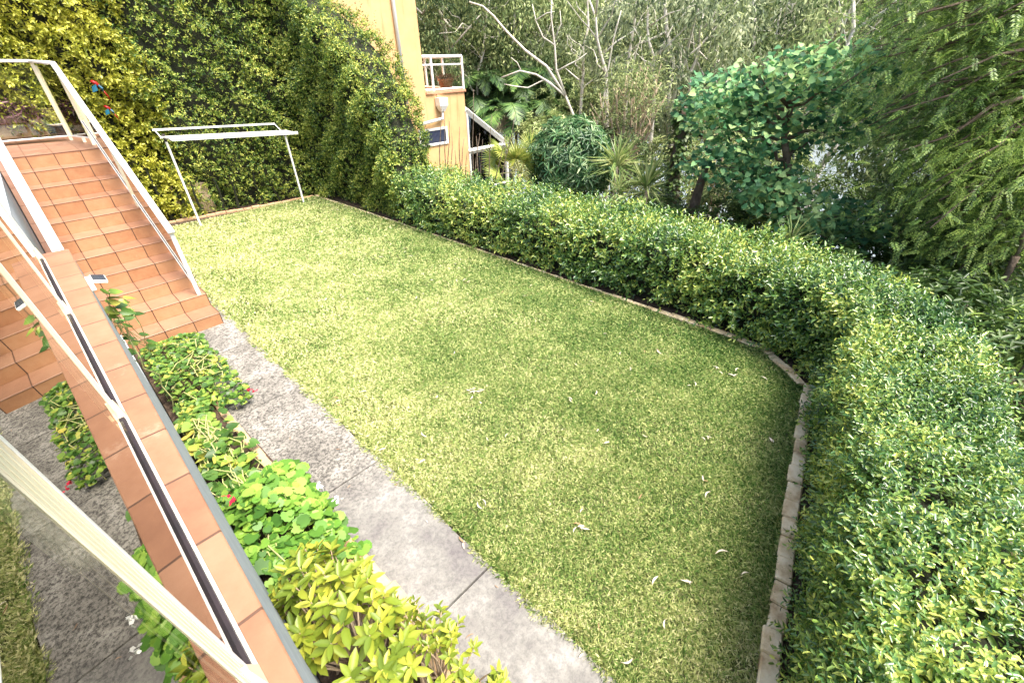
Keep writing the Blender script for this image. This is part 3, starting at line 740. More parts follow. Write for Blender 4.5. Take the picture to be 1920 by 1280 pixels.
LOW = [(5.62, 9.3, 6.9, 9.3, 1.05), (5.64, 8.0, 6.95, 8.0, 1.0), (5.68, 6.0, 7.05, 6.0, .98), (5.70, 3.8, 7.12, 3.8, .98), (5.70, 2.0, 6.95, 1.5, 1.0),
       (5.62, 1.1, 6.55, .52, 1.0), (5.35, .5, 6.07, -.11, 1.02), (5.0, .18, 5.53, -.57, 1.04), (4.1, .03, 4.68, -.86, 1.07), (3.5, -.06, 4.0, -1.01, 1.08), (2.6, -.24, 2.93, -1.15, 1.11), (1.7, -.40, 1.85, -1.3, 1.12), (1.0, -.5, 1.05, -1.4, 1.12)]
hd = empty('clipped_hedge', (5.8, 4, 0), 'long low clipped green hedge curving round the right side of the lawn', 'hedge')
sm_ = MB()
for q in np.linspace(.3, 11.6, 42):
    a = lerp_stations(LOW, np.array([q]))[0]; I = a[:2]+(a[2:4]-a[:2])*.22; stems(sm_, [tuple(I)], .5)
hedge_core(LOW, .15, M['stem_and_shade'], hd, pre=sm_)
wtl = np.array([.6, .65, .8, 1.0, 1.3, 1.7, 2.2, 2.8, 3.2, 3.6, 3.8, 3.8])
P, Nn = hedge_surface(LOW, 14000, wt=wtl, parts=(1.1, 1.1, .35), amp=.05)
hm_ = holes(P, 5.5, -.85) | (rng.uniform(size=len(P)) < .45); P = P[hm_]; Nn = Nn[hm_]
d = np.linalg.norm(P-np.array([0, 0, CH]), axis=1); k = np.clip(d/4.2, 1.0, 1.8)*rng.uniform(.75, 1.3, len(P))
Dv = Nn*.75+rng.normal(size=P.shape)*.5+np.array([0, 0, .35])
pr_ = []
sel = rng.uniform(size=len(P)) < .5
pr_ += sprigs(P[sel]-Nn[sel]*.10, Dv[sel], 10, .16*k[sel], .047*k[sel], .019*k[sel, None][:, 0], 'oval', .85)
pr_ += sprigs(P[~sel]-Nn[~sel]*.15, Dv[~sel], 9, .15*k[~sel], .040*k[~sel], .0175*k[~sel, None][:, 0], 'oval', .85)
# stray shoots standing proud of the top
P2, N2 = hedge_surface(LOW, 900, wt=wtl, parts=(.05, 1.2, .2), amp=.03)
pr_ += sprigs(P2, np.array([0, 0, 1.0])+rng.normal(size=P2.shape)*.35, 9, rng.uniform(.12, .26, 900), .036, .015, 'oval', .8)
leaves('foliage', pr_, G['hedge'], hd)

# tall hedge at the far end: bright yellow part on the left, dark green part wrapping the corner
TY = [(-3.0, 13.75, -3.0, 15.1, 6.6), (-.5, 13.75, -.5, 15.1, 6.6), (1.0, 13.85, 1.0, 15.1, 6.5), (2.7, 13.9, 2.7, 15.1, 6.4)]
ty = empty('tall_hedge', (0, 14.4, 0), 'tall hedge of bright yellow-green leaves behind the stair landing', 'hedge')
sm_ = MB(); stems(sm_, [(x, 13.85) for x in (1.2, 1.6, 2.0, 2.3)], 1.4, .05)
hedge_core(TY, .2, M['stem_and_shade'], ty, pre=sm_)
P, Nn = hedge_surface(TY, 6800, parts=(1.2, .1, .02), amp=.16, r=.3)
Dv = Nn*.6+rng.normal(size=P.shape)*.55+np.array([0, 0, -.15])
leaves('foliage', sprigs(P-Nn*.08, Dv, 9, .22, .10, .05, 'oval', .8, droop=.2), G['yellowhedge'], ty)
TG = [(2.3, 13.85, 2.3, 15.1, 6.3), (4.2, 13.7, 4.2, 15.1, 6.0), (5.55, 13.45, 6.2, 15.0, 5.3), (5.75, 12.8, 7.2, 13.4, 4.85), (5.8, 11.9, 7.25, 12.1, 4.3), (5.8, 11.0, 7.2, 11.1, 3.75), (5.8, 10.2, 7.1, 10.2, 3.0), (5.78, 9.8, 7.0, 9.8, 2.3), (5.75, 9.4, 7.0, 9.4, 1.2)]
tg = empty('tall_hedge', (5.8, 12.5, 0), 'tall dark green hedge wrapping the far lawn corner before the ochre house', 'hedge')
sm_ = MB(); stems(sm_, [(x, 13.75-.06*(x-2.3)) for x in (2.6, 3.1, 3.5, 4.1, 4.6, 5.2)], .9, .035)
hedge_core(TG, .2, M['stem_and_shade'], tg, pre=sm_)
P, Nn = hedge_surface(TG, 14000, parts=(1.25, .6, .6), amp=.15, r=.35)
hm_ = holes(P, 3.2, -1.0) | (rng.uniform(size=len(P)) < .6); P = P[hm_]; Nn = Nn[hm_]
Dv = Nn*.65+np.array([0, -.35, 0])*(P[:, 1:2] < 13.3)+rng.normal(size=P.shape)*.55+np.array([0, 0, .1])
pr_ = sprigs(P-Nn*.08, Dv, 8, .18, .075, .034, 'oval', .85)
P2, N2 = hedge_surface(TG, 260, parts=(.05, 1.2, .2), amp=.1, r=.3)
pr_ += sprigs(P2, np.array([0, 0, 1.0])+rng.normal(size=P2.shape)*.3, 8, rng.uniform(.25, .5, 260), .07, .03, 'oval', .8)
leaves('foliage', pr_, G['tallhedge'], tg)
# low wall showing through a gap at the hedge foot
tag(MB().box(2.2, 5.4, 14.02, 14.12, -.1, .75, .01).build('boundary_wall', M['render_cream']), 'cream rendered wall glimpsed through a gap at the foot of the tall hedge', 'wall')

# enamel bird ornaments caught in the yellow hedge
def bird(c, s, label):
    t = empty('bird_ornament', c, label, 'ornament', 'painted bird ornaments hung in the yellow hedge')
    cx, cy, cz = c
    b = MB(); b.tube([(cx-.16*s, cy, cz+.16*s), (cx-.1*s, cy-.04, cz+.17*s), (cx, cy-.05, cz+.08*s), (cx+.1*s, cy-.04, cz-.05*s), (cx+.16*s, cy, cz-.2*s)], [.03*s, .075*s, .1*s, .07*s, .03*s], 10)
    b.build('body', M['red'], t, True)
    tl = MB(); tl.tube([(cx+.16*s, cy, cz-.2*s), (cx+.26*s, cy, cz-.45*s), (cx+.3*s, cy, cz-.7*s)], [.035*s, .04*s, .012*s], 8); tl.build('tail', M['red'], t, True)
    for sg in (-1, 1):
        wg = MB(); wg.add([(cx-.02*s, cy-.1, cz+.05*s), (cx-.22*s, cy-.13-.03*sg, cz-.06*s), (cx-.28*s, cy-.1, cz-.3*s), (cx-.05*s, cy-.12, cz-.22*s),
                           (cx-.02*s, cy-.07, cz+.05*s), (cx-.22*s, cy-.10-.03*sg, cz-.06*s), (cx-.28*s, cy-.07, cz-.3*s), (cx-.05*s, cy-.09, cz-.22*s)],
                          [(0, 1, 2, 3), (7, 6, 5, 4), (0, 4, 5, 1), (1, 5, 6, 2), (2, 6, 7, 3), (3, 7, 4, 0)]) if sg < 0 else wg.tube([(cx+.06*s, cy-.12, cz), (cx+.14*s, cy-.14, cz-.14*s), (cx+.14*s, cy-.12, cz-.3*s)], [.05*s, .06*s, .015*s], 8)
        wg.build('wing', M['blue'], t)
bird(ony(180, 160, 13.72), .42, 'larger red and blue bird ornament among yellow hedge leaves, upper of the two')
bird(ony(203, 205, 13.72), .34, 'smaller red bird ornament lower in the yellow hedge')

# ------------------------------------------------------------------ neighbour's ochre house
hs = empty('ochre_house', (10, 16, -3), 'ochre rendered neighbouring house with a corner balcony and white trim beyond the tall hedge', 'house')
HY = 15.0
uw = MB(); uw.box(4.6, 11.15, HY, 26, -4.5, 9.5); uw.build('upper_wall', M['render_ochre'], hs)
lw = MB(); lw.box(11.151, 13.02, HY+.003, 17.4, -5.2, 2.24); lw.build('lower_wall', M['render_ochre'], hs)
bk = MB(); bk.box(11.151, 12.2, 17.4, 26, -5.2, 9.4); bk.build('rear_wall', M['render_ochre'], hs)
fl = MB(); fl.box(11.152, 13.08, HY-.05, 17.4, 2.241, 2.33, .01); fl.build('balcony_floor', M['terracotta'], hs)
rl = MB()
rl.tube([(11.16, HY+.03, 3.42), (13.02, HY+.03, 3.42)], .05, 8); rl.tube([(13.02, HY+.03, 3.42), (13.02, 17.4, 3.42)], .05, 8)
rl.tube([(11.16, HY+.03, 3.16), (13.02, HY+.03, 3.16)], .03, 6); rl.tube([(13.02, HY+.03, 3.16), (13.02, 17.4, 3.16)], .03, 6)
rl.tube([(11.16, 17.35, 3.42), (13.02, 17.35, 3.42)], .04, 6); rl.tube([(11.16, 17.35, 2.4), (13.02, 17.35, 2.4)], .03, 6)
rl.tube([(11.16, HY+.03, 2.38), (13.02, HY+.03, 2.38)], .04, 6); rl.tube([(13.02, HY+.03, 2.38), (13.02, 17.4, 2.38)], .04, 6)
for x, y in ((11.55, HY+.03), (13.02, HY+.03), (13.02, 16.2), (13.02, 17.35), (12.1, 17.35)): rl.box(x-.04, x+.04, y-.035, y+.035, 2.335, 3.42, .006)
rl.build('balcony_railing', M['white'], hs)
MB().box(11.6, 12.97, HY+.025, HY+.035, 2.45, 3.12).build('railing_glass', M['glass_clear'], hs)
for z0, z1, x0, x1 in ((.50, 1.12, 10.6, 11.98), (-1.4, -.66, 10.6, 12.05)):
    f = MB()
    f.box(x0, x1, HY-.04, HY-.003, z1-.09, z1, .004); f.box(x0, x1, HY-.04, HY-.003, z0, z0+.09, .004); f.box(x0, x0+.09, HY-.039, HY-.004, z0+.09, z1-.09, .004); f.box(x1-.09, x1, HY-.039, HY-.004, z0+.09, z1-.09, .004)
    wn_ = f.build('window', M['white'], hs)
    MB().box(x0+.09, x1-.09, HY-.022, HY-.006, z0+.09, z1-.09).build('pane', M['panel'], wn_)
dp = MB(); dp.tube([(10.22, HY-.07, 9.4), (10.22, HY-.07, 2.0)], .06, 8); dp.build('downpipe', M['white'], hs, True)
hx = 11.72
rh = MB(); V = []
for z, s in ((2.12, .19), (1.86, .19), (1.66, .08)): V += [(hx-s, HY-.3, z), (hx+s, HY-.3, z), (hx+s, HY-.02, z), (hx-s, HY-.02, z)] if s > .1 else [(hx-s, HY-.22, z), (hx+s, HY-.22, z), (hx+s, HY-.06, z), (hx-s, HY-.06, z)]
rh.add(V, [(0, 1, 2, 3), (0, 4, 5, 1), (1, 5, 6, 2), (2, 6, 7, 3), (3, 7, 4, 0), (4, 8, 9, 5), (5, 9, 10, 6), (6, 10, 11, 7), (7, 11, 8, 4), (8, 11, 10, 9)])
rh.build('rainwater_head', M['white'], hs)
MB().tube([(hx, HY-.14, 1.68), (hx, HY-.14, 1.42), (10.6, HY-.14, 1.30)], .055, 8).build('drain_pipe', M['white'], hs, True)
MB().box(hx-.09, hx+.03, HY-.03, HY-.0035, 2.125, 2.24).build('scupper', M['terracotta'], hs)
# lean-to sunroom
cs = MB()
def beam(a, b, w_=.06):
    cs.tube([a, b], w_*1.35, 4)
x0, x1, zt, zl = 13.03, 15.35, 1.62, .10
for y in (HY+.05, 16.3, 17.6, 18.9): beam((x0, y, zt), (x1, y, zl), .09 if y < 15.2 else .05); beam((x1, y, zl), (x1, y, -3.2), .07)
beam((x0, HY+.05, zl-.06), (x1, HY+.05, zl-.06), .085); beam((14.3, HY+.05, zl), (14.3, HY+.05, -3.2)); beam((x1, HY+.05, zl), (x1, 18.9, zl), .08); beam((x0+.06, HY+.05, zt), (x0+.06, HY+.05, -3.2), .05)
beam((x0, HY+.05, -1.6), (x1, HY+.05, -1.6), .04)
cs.build('sunroom_frame', M['white'], hs)
rg = MB(); rg.add([(x0, HY+.1, zt-.03), (x1, HY+.1, zl-.03), (x1, 18.9, zl-.03), (x0, 18.9, zt-.03), (x0, HY+.1, zt-.05), (x1, HY+.1, zl-.05), (x1, 18.9, zl-.05), (x0, 18.9, zt-.05)], [(0, 3, 2, 1), (4, 5, 6, 7), (0, 1, 5, 4), (1, 2, 6, 5), (2, 3, 7, 6), (3, 0, 4, 7)])
M['roofglass'] = surf('blue_roof_sheet', [(.3, (.30, .36, .46)), (.7, (.42, .48, .58))], 4, rough=.2, bump=.05)
_n = M['roofglass'].node_tree; _o = [q for q in _n.nodes if q.type == 'OUTPUT_MATERIAL'][0]; _p = [q for q in _n.nodes if q.type == 'BSDF_PRINCIPLED'][0]
_t = _n.nodes.new('ShaderNodeBsdfTranslucent'); _t.inputs[0].default_value = (.55, .62, .75, 1); _m = _n.nodes.new('ShaderNodeMixShader'); _m.inputs[0].default_value = .6
_n.links.new(_p.outputs[0], _m.inputs[1]); _n.links.new(_t.outputs[0], _m.inputs[2]); _n.links.new(_m.outputs[0], _o.inputs[0])
rg.build('sunroom_roof', M['roofglass'], hs)
gs = MB(); gs.add([(x0+.05, HY+.06, -3.2), (x1, HY+.06, -3.2), (x1, HY+.06, zl-.1), (x0+.05, HY+.06, zt-.1), (x0+.05, HY+.08, -3.2), (x1, HY+.08, -3.2), (x1, HY+.08, zl-.1), (x0+.05, HY+.08, zt-.1)], [(0, 1, 2, 3), (7, 6, 5, 4), (0, 4, 5, 1), (1, 5, 6, 2), (2, 6, 7, 3), (3, 7, 4, 0)])
M['darkglass'] = glassmat('dark_window_glass', (.6, .64, .68)); gs.build('sunroom_glazing', M['darkglass'], hs)
sf = MB().box(13.03, 15.3, 15.5, 18.8, -3.6, -3.1); sf.box(13.03, 15.3, 18.95, 19.05, -3.1, .0); sf.build('sunroom_floor', M['render_cream'], hs)
rr2 = MB()
for zz in (-.55, -.95, -1.35):
    rr2.tube([(x1+.1, HY-.2, zz+.45), (x1+.7, HY-.1, zz+.35), (x1+1.1, HY+.6, zz+.1), (x1+1.2, 18, zz)], .035, 6)
rr2.tube([(x1+.7, HY-.1, -.3), (x1+.7, HY-.1, -3.5)], .04, 6); rr2.tube([(x1+1.15, HY+1.2, -.5), (x1+1.15, HY+1.2, -3.5)], .04, 6)
rr2.build('terrace_railing', M['white'], hs)
pp = empty('flower_pot', (12.42, 15.35, 2.33), 'terracotta pot with a brown-leaved succulent on the neighbour balcony', 'pot')
MB().lathe((12.42, 15.35, 2.33), [(.2, 0), (.27, .3), (.31, .3), (.31, .37), (.24, .37)], 20).build('pot', M['terracotta'], pp, True)
n = 90; P = np.array([12.42, 15.35, 2.68])+rng.normal(size=(n, 3))*np.array([.15, .15, .05]); leaves('foliage', sprigs(P, rvec(n)+np.array([0, 0, .9]), 5, .14, .1, .035, 'oval'), leafmat('succulent', [(0, (.08, .04, .03)), (1, (.28, .14, .09))], 3), pp)

# ------------------------------------------------------------------ trees
def curve(a, b, wob=.1, n=6, sag=0.0):
    a = np.array(a, float); b = np.array(b, float); L = np.linalg.norm(b-a); ts = np.linspace(0, 1, n)
    P = a+(b-a)*ts[:, None]; W_ = rng.normal(size=(n, 3))*wob*L*.3; W_[0] = 0; W_[-1] = 0
    P += W_; P[:, 2] -= sag*L*4*ts*(1-ts)
    return P
def clusters_leaves(C, R, per, L, W, shape='long', down=.8, up=0.0, flat=.8, fold=.15):
    C = np.repeat(C, per, 0); R = np.repeat(R, per)[:, None]; n = len(C)
    v = rvec(n)*rng.uniform(.2, 1, (n, 1))**.6*R; v[:, 2] *= flat
    P = C+v; D = unit(rvec(n)*.8+unit(v)*.5+np.array([0, 0, -down+up])); Nn = rvec(n)
    return leaf_arrays(P, D, Nn, rng.uniform(.7, 1.3, n)*L, rng.uniform(.8, 1.2, n)*W, shape, fold, .1)
def gum(base, top, crown_c, crown_r, ncl, per, leafL, leafW, mat, bark, label, tr=.22, limbs=9, trunk_path=None, clr=(.5, .9), name='gum_tree', cat='tree', group=None, down=.9):
    t = empty(name, base, label, cat, group)
    tb = MB(); base = np.array(base, float); top = np.array(top, float)
    TP = np.array(trunk_path) if trunk_path is not None else curve(base, top, .12, 8)
    nn = len(TP); tb.tube(TP, list(np.linspace(tr, tr*.25, nn)), 9)
    # crown clusters in an ellipsoid
    cc = np.array(crown_c, float); cr = np.array(crown_r, float)
    u = rvec(ncl)*rng.uniform(.35, 1, (ncl, 1))**.5; C = cc+u*cr
    for i in range(limbs):
        k = rng.integers(max(1, int(nn*.35)), nn); a = TP[k]; j = rng.integers(0, ncl); b = C[j]
        r0 = tr*(1-.75*k/nn)*.6
        LP = curve(a, b, .16, 6); tb.tube(LP, list(np.linspace(r0, r0*.25, 6)), 6)
        for q in range(2):
            s = LP[rng.integers(2, 6)]; e = C[rng.integers(0, ncl)]
            if np.linalg.norm(e-s) < 1.1*cr.max(): tb.tube(curve(s, e, .2, 5), list(np.linspace(r0*.4, r0*.1, 5)), 5)
    tb.build('trunk', bark, t, True)
    Rr = rng.uniform(clr[0], clr[1], ncl)
    leaves('crown', [clusters_leaves(C, Rr, per, leafL, leafW, down=down)], mat, t)
    return t
def gz(p): return float(ground_z(np.array([p[0]]), np.array([p[1]]))[0])-.2
GR = 'gum trees on the river bank'
def G_at(px, py_top, dist, cw, chh, mat, label, ncl=90, per=70, bark=None, tr=.2, L=.21, W=.07, path=None, clr=(.5, 1.0), limbs=9, yc=None, down=.9):
    top = at(px, py_top, dist); b = at(px+random.uniform(-15, 15), 300, dist); b[2] = gz(b)
    if path is not None:
        TP = [at(x, y, dist+dd) for x, y, dd in path]; f = TP[0].copy(); f[2] = gz(f); TP = [f]+TP
    else: TP = None
    limbs = max(3, limbs//2); per = int(per*2.0)
    c = at(px, yc, dist) if yc else (top+np.array([0, 0, -chh*.55]))
    return gum(b, top, c, (cw, cw, chh), ncl, per, L, W, G[mat], M[bark or 'bark_white'], label, tr, limbs, TP, clr, group=GR, down=down)
# named gums
G_at(1035, -60, 27, 3.6, 2.4, 'gum', 'slender white-barked gum tree with forked crooked limbs beside the palms', ncl=55, per=70, tr=.2, yc=70,
     path=[(1100, 255, 0), (1062, 195, 0), (1040, 140, 0), (1036, 70, 0), (1030, 10, 0), (1032, -60, 0)], limbs=10)
# its pale bare limbs
def bare(t_pts, label, dist, r=.07, name='bare_limb'):
    pass
G_at(1400, -60, 24, 3.6, 2.6, 'gum', 'white gum tree with a V-shaped fork rising behind the round-leaved tree', ncl=60, per=70, yc=30,
     path=[(1388, 200, 0), (1398, 130, 0), (1412, 90, 0), (1414, 30, 0), (1412, -60, 0)], limbs=9)
G_at(1255, -20, 21, 3.2, 2.6, 'gumgrey', 'thin white gum tree with grey-green weeping foliage in the middle of the bank', ncl=70, per=75, yc=110,
     path=[(1258, 330, 0), (1256, 230, 0), (1252, 170, 0), (1262, 120, 0), (1250, 60, 0), (1245, -20, 0)])
G_at(1330, 10, 27, 4.0, 3.4, 'gumlight', 'olive-yellow gum tree with dark crossing limbs', ncl=80, per=70, yc=120, bark='bark_brown')
G_at(820, -120, 26, 4.6, 4.4, 'gumdark', 'dense dark gum tree showing behind the neighbour balcony', ncl=120, per=80, yc=20)
G_at(930, -100, 27, 4.2, 4.2, 'gumyellow', 'tall olive gum tree above the palms', ncl=110, per=75, yc=40)
G_at(1140, -80, 26, 4.2, 4.2, 'gumyellow', 'tall gum tree with yellowish new leaves left of the middle of the bank', ncl=110, per=75, yc=60)
G_at(1120, 100, 26, 2.8, 2.4, 'gumgrey', 'lower grey-green gum tree hanging over the mango bush', ncl=80, per=80, yc=170, tr=.13)
G_at(1500, -80, 30, 5.0, 4.0, 'gumyellow', 'broad olive gum tree at the top behind the feathery tree', ncl=110, per=70, yc=40)
G_at(1240, -90, 34, 6.0, 4.0, 'gumdark', 'far gum tree at the skyline above the middle of the bank', ncl=60, per=60, yc=20, L=.32, W=.07)
G_at(1020, -40, 34, 5.0, 3.6, 'gumgrey', 'far pale grey gum tree at the skyline behind the forked white gum', ncl=50, per=60, yc=60, L=.32, W=.07)
G_at(1600, -60, 26, 5.0, 4.0, 'gumdark', 'green gum tree behind the top of the feathery tree', ncl=90, per=70, yc=60)
G_at(860, 60, 28, 3, 2.6, 'gumdark', 'mid-height dark gum tree right behind the balcony corner', ncl=70, per=80, yc=90, tr=.12)

G_at(1810, 150, 19, 3.0, 3.4, 'gumdark', 'dark green tree standing behind the middle of the feathery tree', ncl=90, per=60, yc=230, bark='bark_brown')
G_at(1900, 250, 17, 3.4, 3.4, 'gumdark', 'dark green tree behind the feathery tree at the right edge', ncl=90, per=60, yc=330, bark='bark_brown')
for i, (px, yt, dd, lean, lab) in enumerate(((1130, 60, 19, -25, 'slim pale gum sapling just right of the crooked white limbs'), (1180, 40, 20, 15, 'slim pale gum sapling above the paperbark'), (1225, 70, 19, -10, 'slim leaning gum sapling left of the middle white gum'), (1300, 80, 20, 20, 'slim gum sapling with an open crown right of the middle white gum'),
        (1345, 50, 22, -20, 'slim gum sapling leaning towards the skyline gap'), (1095, 20, 22, 12, 'tall slim gum sapling beside the forked white trunk'), (900, 60, 24, 18, 'slim gum sapling right of the neighbour balcony'), (845, 40, 26, -14, 'slim gum sapling behind the neighbour balcony rail'), (960, 40, 25, 10, 'slim gum sapling above the palm clump'), (1440, 70, 24, 26, 'slim gum sapling behind the crown of the round-leaved tree'), (1500, 30, 25, -15, 'slim gum sapling near the top of the feathery tree'), (1275, 30, 23, 14, 'tall slim gum sapling at the centre skyline'))):
    a = at(px-lean, 300, dd); b = a.copy(); b[2] = gz(b); tp = at(px+lean, yt-60, dd); mid = at(px-lean*.3, 170, dd)
    t = empty('gum_sapling', b, lab, 'tree', 'slim pale gum saplings on the bank')
    tb = MB(); TP = np.concatenate([curve(b, mid, .04, 5), curve(mid, tp, .07, 6)[1:]]); tb.tube(TP, list(np.linspace(.10, .03, len(TP))), 6); tips = [tp]
    for q in range(7):
        k = rng.integers(4, len(TP)-1); e = TP[k]+np.array([rng.normal()*1.0, rng.normal()*1.0, rng.uniform(.4, 1.8)]); tb.tube(curve(TP[k], e, .16, 5), [.03, .025, .02, .012, .007], 5); tips.append(e)
    tb.build('trunk', M['bark_white'], t, True); tips = np.array(tips)
    leaves('crown', [clusters_leaves(tips, np.full(len(tips), .75), 60, .17, .045, down=.8)], G[('gumlight', 'gumgrey', 'gumdark', 'gumyellow')[i % 4]], t)
# multi-stemmed paperbark, tan stems fanning upwards
t = empty('paperbark_tree', tuple(at(1165, 330, 17)), 'paperbark tree with many tan bare stems fanning up from one base', 'tree')
b0 = at(1168, 320, 17); b0[2] -= .5; tb = MB(); tips = []
for (x, y) in ((1110, 235), (1125, 200), (1150, 190), (1175, 165), (1195, 160), (1215, 150), (1230, 165), (1240, 180), (1205, 200), (1140, 215), (1185, 210), (1250, 205), (1160, 235), (1222, 225)):
    p = at(x, y-25, 17+random.uniform(-1, 1)); tips.append(p); s = b0+rng.normal(size=3)*.12
    LP = curve(s, p, .07, 7); tb.tube(LP, list(np.linspace(.075, .018, 7)), 6)
    for q in range(3):
        a = LP[rng.integers(3, 6)]; e = a+np.array([rng.normal()*.4, rng.normal()*.4, rng.uniform(.4, 1.1)]); tb.tube(curve(a, e, .1, 4), [.022, .016, .012, .006], 5); tips.append(e)
tb.build('trunk', M['bark_tan'], t, True)
tips = np.array(tips); leaves('crown', [clusters_leaves(tips, np.full(len(tips), .55), 46, .16, .035, down=.2)], G['gumyellow'], t)
t = empty('paperbark_tree', tuple(at(1300, 330, 18)), 'sparse paperbark with pale crossing stems right of the ivy-clad trunk', 'tree')
b0 = at(1340, 390, 18); tb = MB(); tips = []
for (x, y) in ((1290, 230), (1320, 215), (1345, 240), (1370, 260), (1280, 280), (1400, 280), (1360, 200), (1310, 180)):
    p = at(x, y, 18+random.uniform(-1, 1)); tips.append(p); LP = curve(b0+rng.normal(size=3)*.25, p, .08, 7); tb.tube(LP, list(np.linspace(.06, .015, 7)), 6)
    for q in range(2):
        a = LP[rng.integers(3, 6)]; e = a+rng.normal(size=3)*.5; tb.tube(curve(a, e, .1, 4), [.02, .015, .01, .006], 5); tips.append(e)
tb.build('trunk', M['bark_tan'], t, True)
tips = np.array(tips); leaves('crown', [clusters_leaves(tips, np.full(len(tips), .6), 45, .15, .035, down=.2)], G['gumyellow'], t)

# extra pale crooked limbs belonging to the forked gum: dead limb tree
t = empty('dead_gum', tuple(at(1085, 240, 21)), 'leafless crooked white limbs reaching left over the palms', 'tree')
tb = MB()
for pth, r in (([(1098, 330), (1095, 290), (1085, 240), (1060, 180), (1030, 155), (1005, 140), (975, 133), (940, 146)], .10), ([(1045, 168), (1020, 150), (990, 165), (965, 162), (945, 158)], .055), ([(977, 133), (970, 118), (958, 108)], .04),
               ([(1042, 135), (1065, 122), (1085, 112), (1100, 100)], .055), ([(1085, 112), (1090, 95)], .025), ([(1036, 132), (1015, 118), (1003, 105)], .035), ([(1085, 150), (1060, 128)], .05), ([(1060, 180), (1025, 125), (985, 95), (950, 60), (925, 30), (905, 12), (880, 4)], .085), ([(1060, 178), (1043, 130), (1040, 85), (1033, 30), (1036, -30)], .075), ([(1038, 78), (1052, 45), (1050, 20)], .04), ([(1040, 85), (1018, 70), (1005, 40), (998, 8)], .05), ([(1005, 38), (1025, 25), (1040, 22)], .035), ([(1098, 300), (1130, 200), (1142, 120), (1150, 75), (1158, 45), (1165, 20)], .06), ([(1152, 60), (1160, 38)], .03)):
    tb.tube([at(x, y, 18.6) for x, y in pth], list(np.linspace(r*.6, r*.25, len(pth))), 7)
tb.build('trunk', M['bark_white'], t, True)

# palms
def frond(a, d, Ln, sag, nl, ll, lw, V_parts, stems_mb, twist=0):
    """pinnate frond from a in direction d"""
    ts = np.linspace(0, 1, 9); P = a+d*Ln*ts[:, None]; P = P+np.array([0, 0, -1.0])*(sag*Ln*ts**2)[:, None]
    stems_mb.tube(P, list(np.linspace(.02, .006, 9)*(Ln/2)), 5)
    tt = np.linspace(.12, 1, nl); Q = np.stack([np.interp(tt, ts, P[:, k]) for k in range(3)], 1)
    T = unit(np.gradient(Q, axis=0)); S = unit(np.cross(T, np.array([0, 0, 1.0]))+1e-6)
    for sg in (-1, 1):
        D = unit(S*sg*.9+T*.55+np.array([0, 0, -.45])+rng.normal(size=Q.shape)*.07)
        V_parts.append(leaf_arrays(Q, D, np.cross(T, S)+rng.normal(size=Q.shape)*.1, ll*np.sin(np.pi*(.15+.8*tt))*1.0, lw, 'long', .1, .25))
def palm(base, h, Ln, nf, label, mat, tr=.09, nl=34, ll=.55, lw=.05, name='palm_tree', skirt=True, els=(.3, 1.35), sg=(.75, 1.25)):
    t = empty(name, base, label, 'palm', None); base = np.array(base, float)
    tb = MB(); top = base+np.array([rng.normal()*.2, rng.normal()*.2, h]); tb.tube(curve(base, top, .02, 7), list(np.linspace(tr*1.2, tr*.8, 7)), 9); tb.build('trunk', M['bark_brown'], t, True)
    pts = []; sm = MB()
    for i in range(nf):
        az = i*2.4+rng.uniform(-.2, .2); el = rng.uniform(*els)
        d = np.array([math.cos(az)*math.cos(el), math.sin(az)*math.cos(el), math.sin(el)])
        frond(top, d, Ln*rng.uniform(.85, 1.1), rng.uniform(*sg), nl, ll, lw, pts, sm)
    sm.build('frond_ribs', M['bark_tan'] if mat == 'goldpalm' else G['palm'], t); leaves('fronds', pts, G[mat], t)
    if skirt:
        n = 60; P = top+rng.normal(size=(n, 3))*np.array([.12, .12, .1])+np.array([0, 0, -.25]); D = rng.normal(size=(n, 3))*.35+np.array([0, 0, -1.2])
        leaves('dry_fronds', [leaf_arrays(P, D, rvec(n), .9, .06, 'long', .1, .05)], M['bark_tan'], t)
for (x, yt, d, nf, lab) in ((905, 165, 24, 11, 'left-hand dark palm tree, its crown beside the balcony'), (965, 175, 24.5, 11, 'dark palm tree with hanging dry fronds in the middle of the palm clump'), (1010, 205, 24, 10, 'right-hand dark palm tree below the crooked white limbs'), (930, 210, 23.5, 10, 'lower palm tree in front of the palm clump'), (985, 145, 25, 10, 'rear palm tree half hidden in the palm clump'), (885, 190, 25, 9, 'palm tree partly behind the sunroom roof')):
    tp = at(x, yt, d); b = tp.copy(); b[2] = gz(b); palm(b, tp[2]-b[2], 3.0, nf, lab, 'palm', nl=44, ll=.8, lw=.09)
def fan_palm(c, nf, label):
    c = np.array(c); b = c.copy(); b[2] = gz(b); t = empty('fan_palm', b, label, 'palm')
    MB().tube([b, (b+c)/2+.04, c], [.1, .08, .07], 8).build('trunk', M['bark_tan'], t, True)
    sm = MB(); pts = []
    for i in range(nf):
        az = i*2.4; el = rng.uniform(.1, 1.35); d = np.array([math.cos(az)*math.cos(el), math.sin(az)*math.cos(el), math.sin(el)]); Lp = rng.uniform(.45, .8)
        h = c+d*Lp+np.array([0, 0, -.06]); sm.tube([c, c+d*Lp*.5, h], [.012, .009, .007], 5)
        sd_ = np.cross(d, rvec(1)[0]); sd_ /= np.linalg.norm(sd_); k = 24; a = np.linspace(-1.75, 1.75, k)
        D = np.cos(a)[:, None]*d+np.sin(a)[:, None]*sd_; D[:, 2] -= .12; Nn = np.tile(np.cross(d, sd_), (k, 1))+rng.normal(size=(k, 3))*.15
        pts.append(leaf_arrays(np.tile(h, (k, 1)), D, Nn, .52*(1-.12*np.abs(a))*rng.uniform(.9, 1.05, k), .05, 'long', .2, .14))
    sm.build('leaf_stalks', M['stalk'], t); leaves('fronds', pts, G['goldpalm'], t)
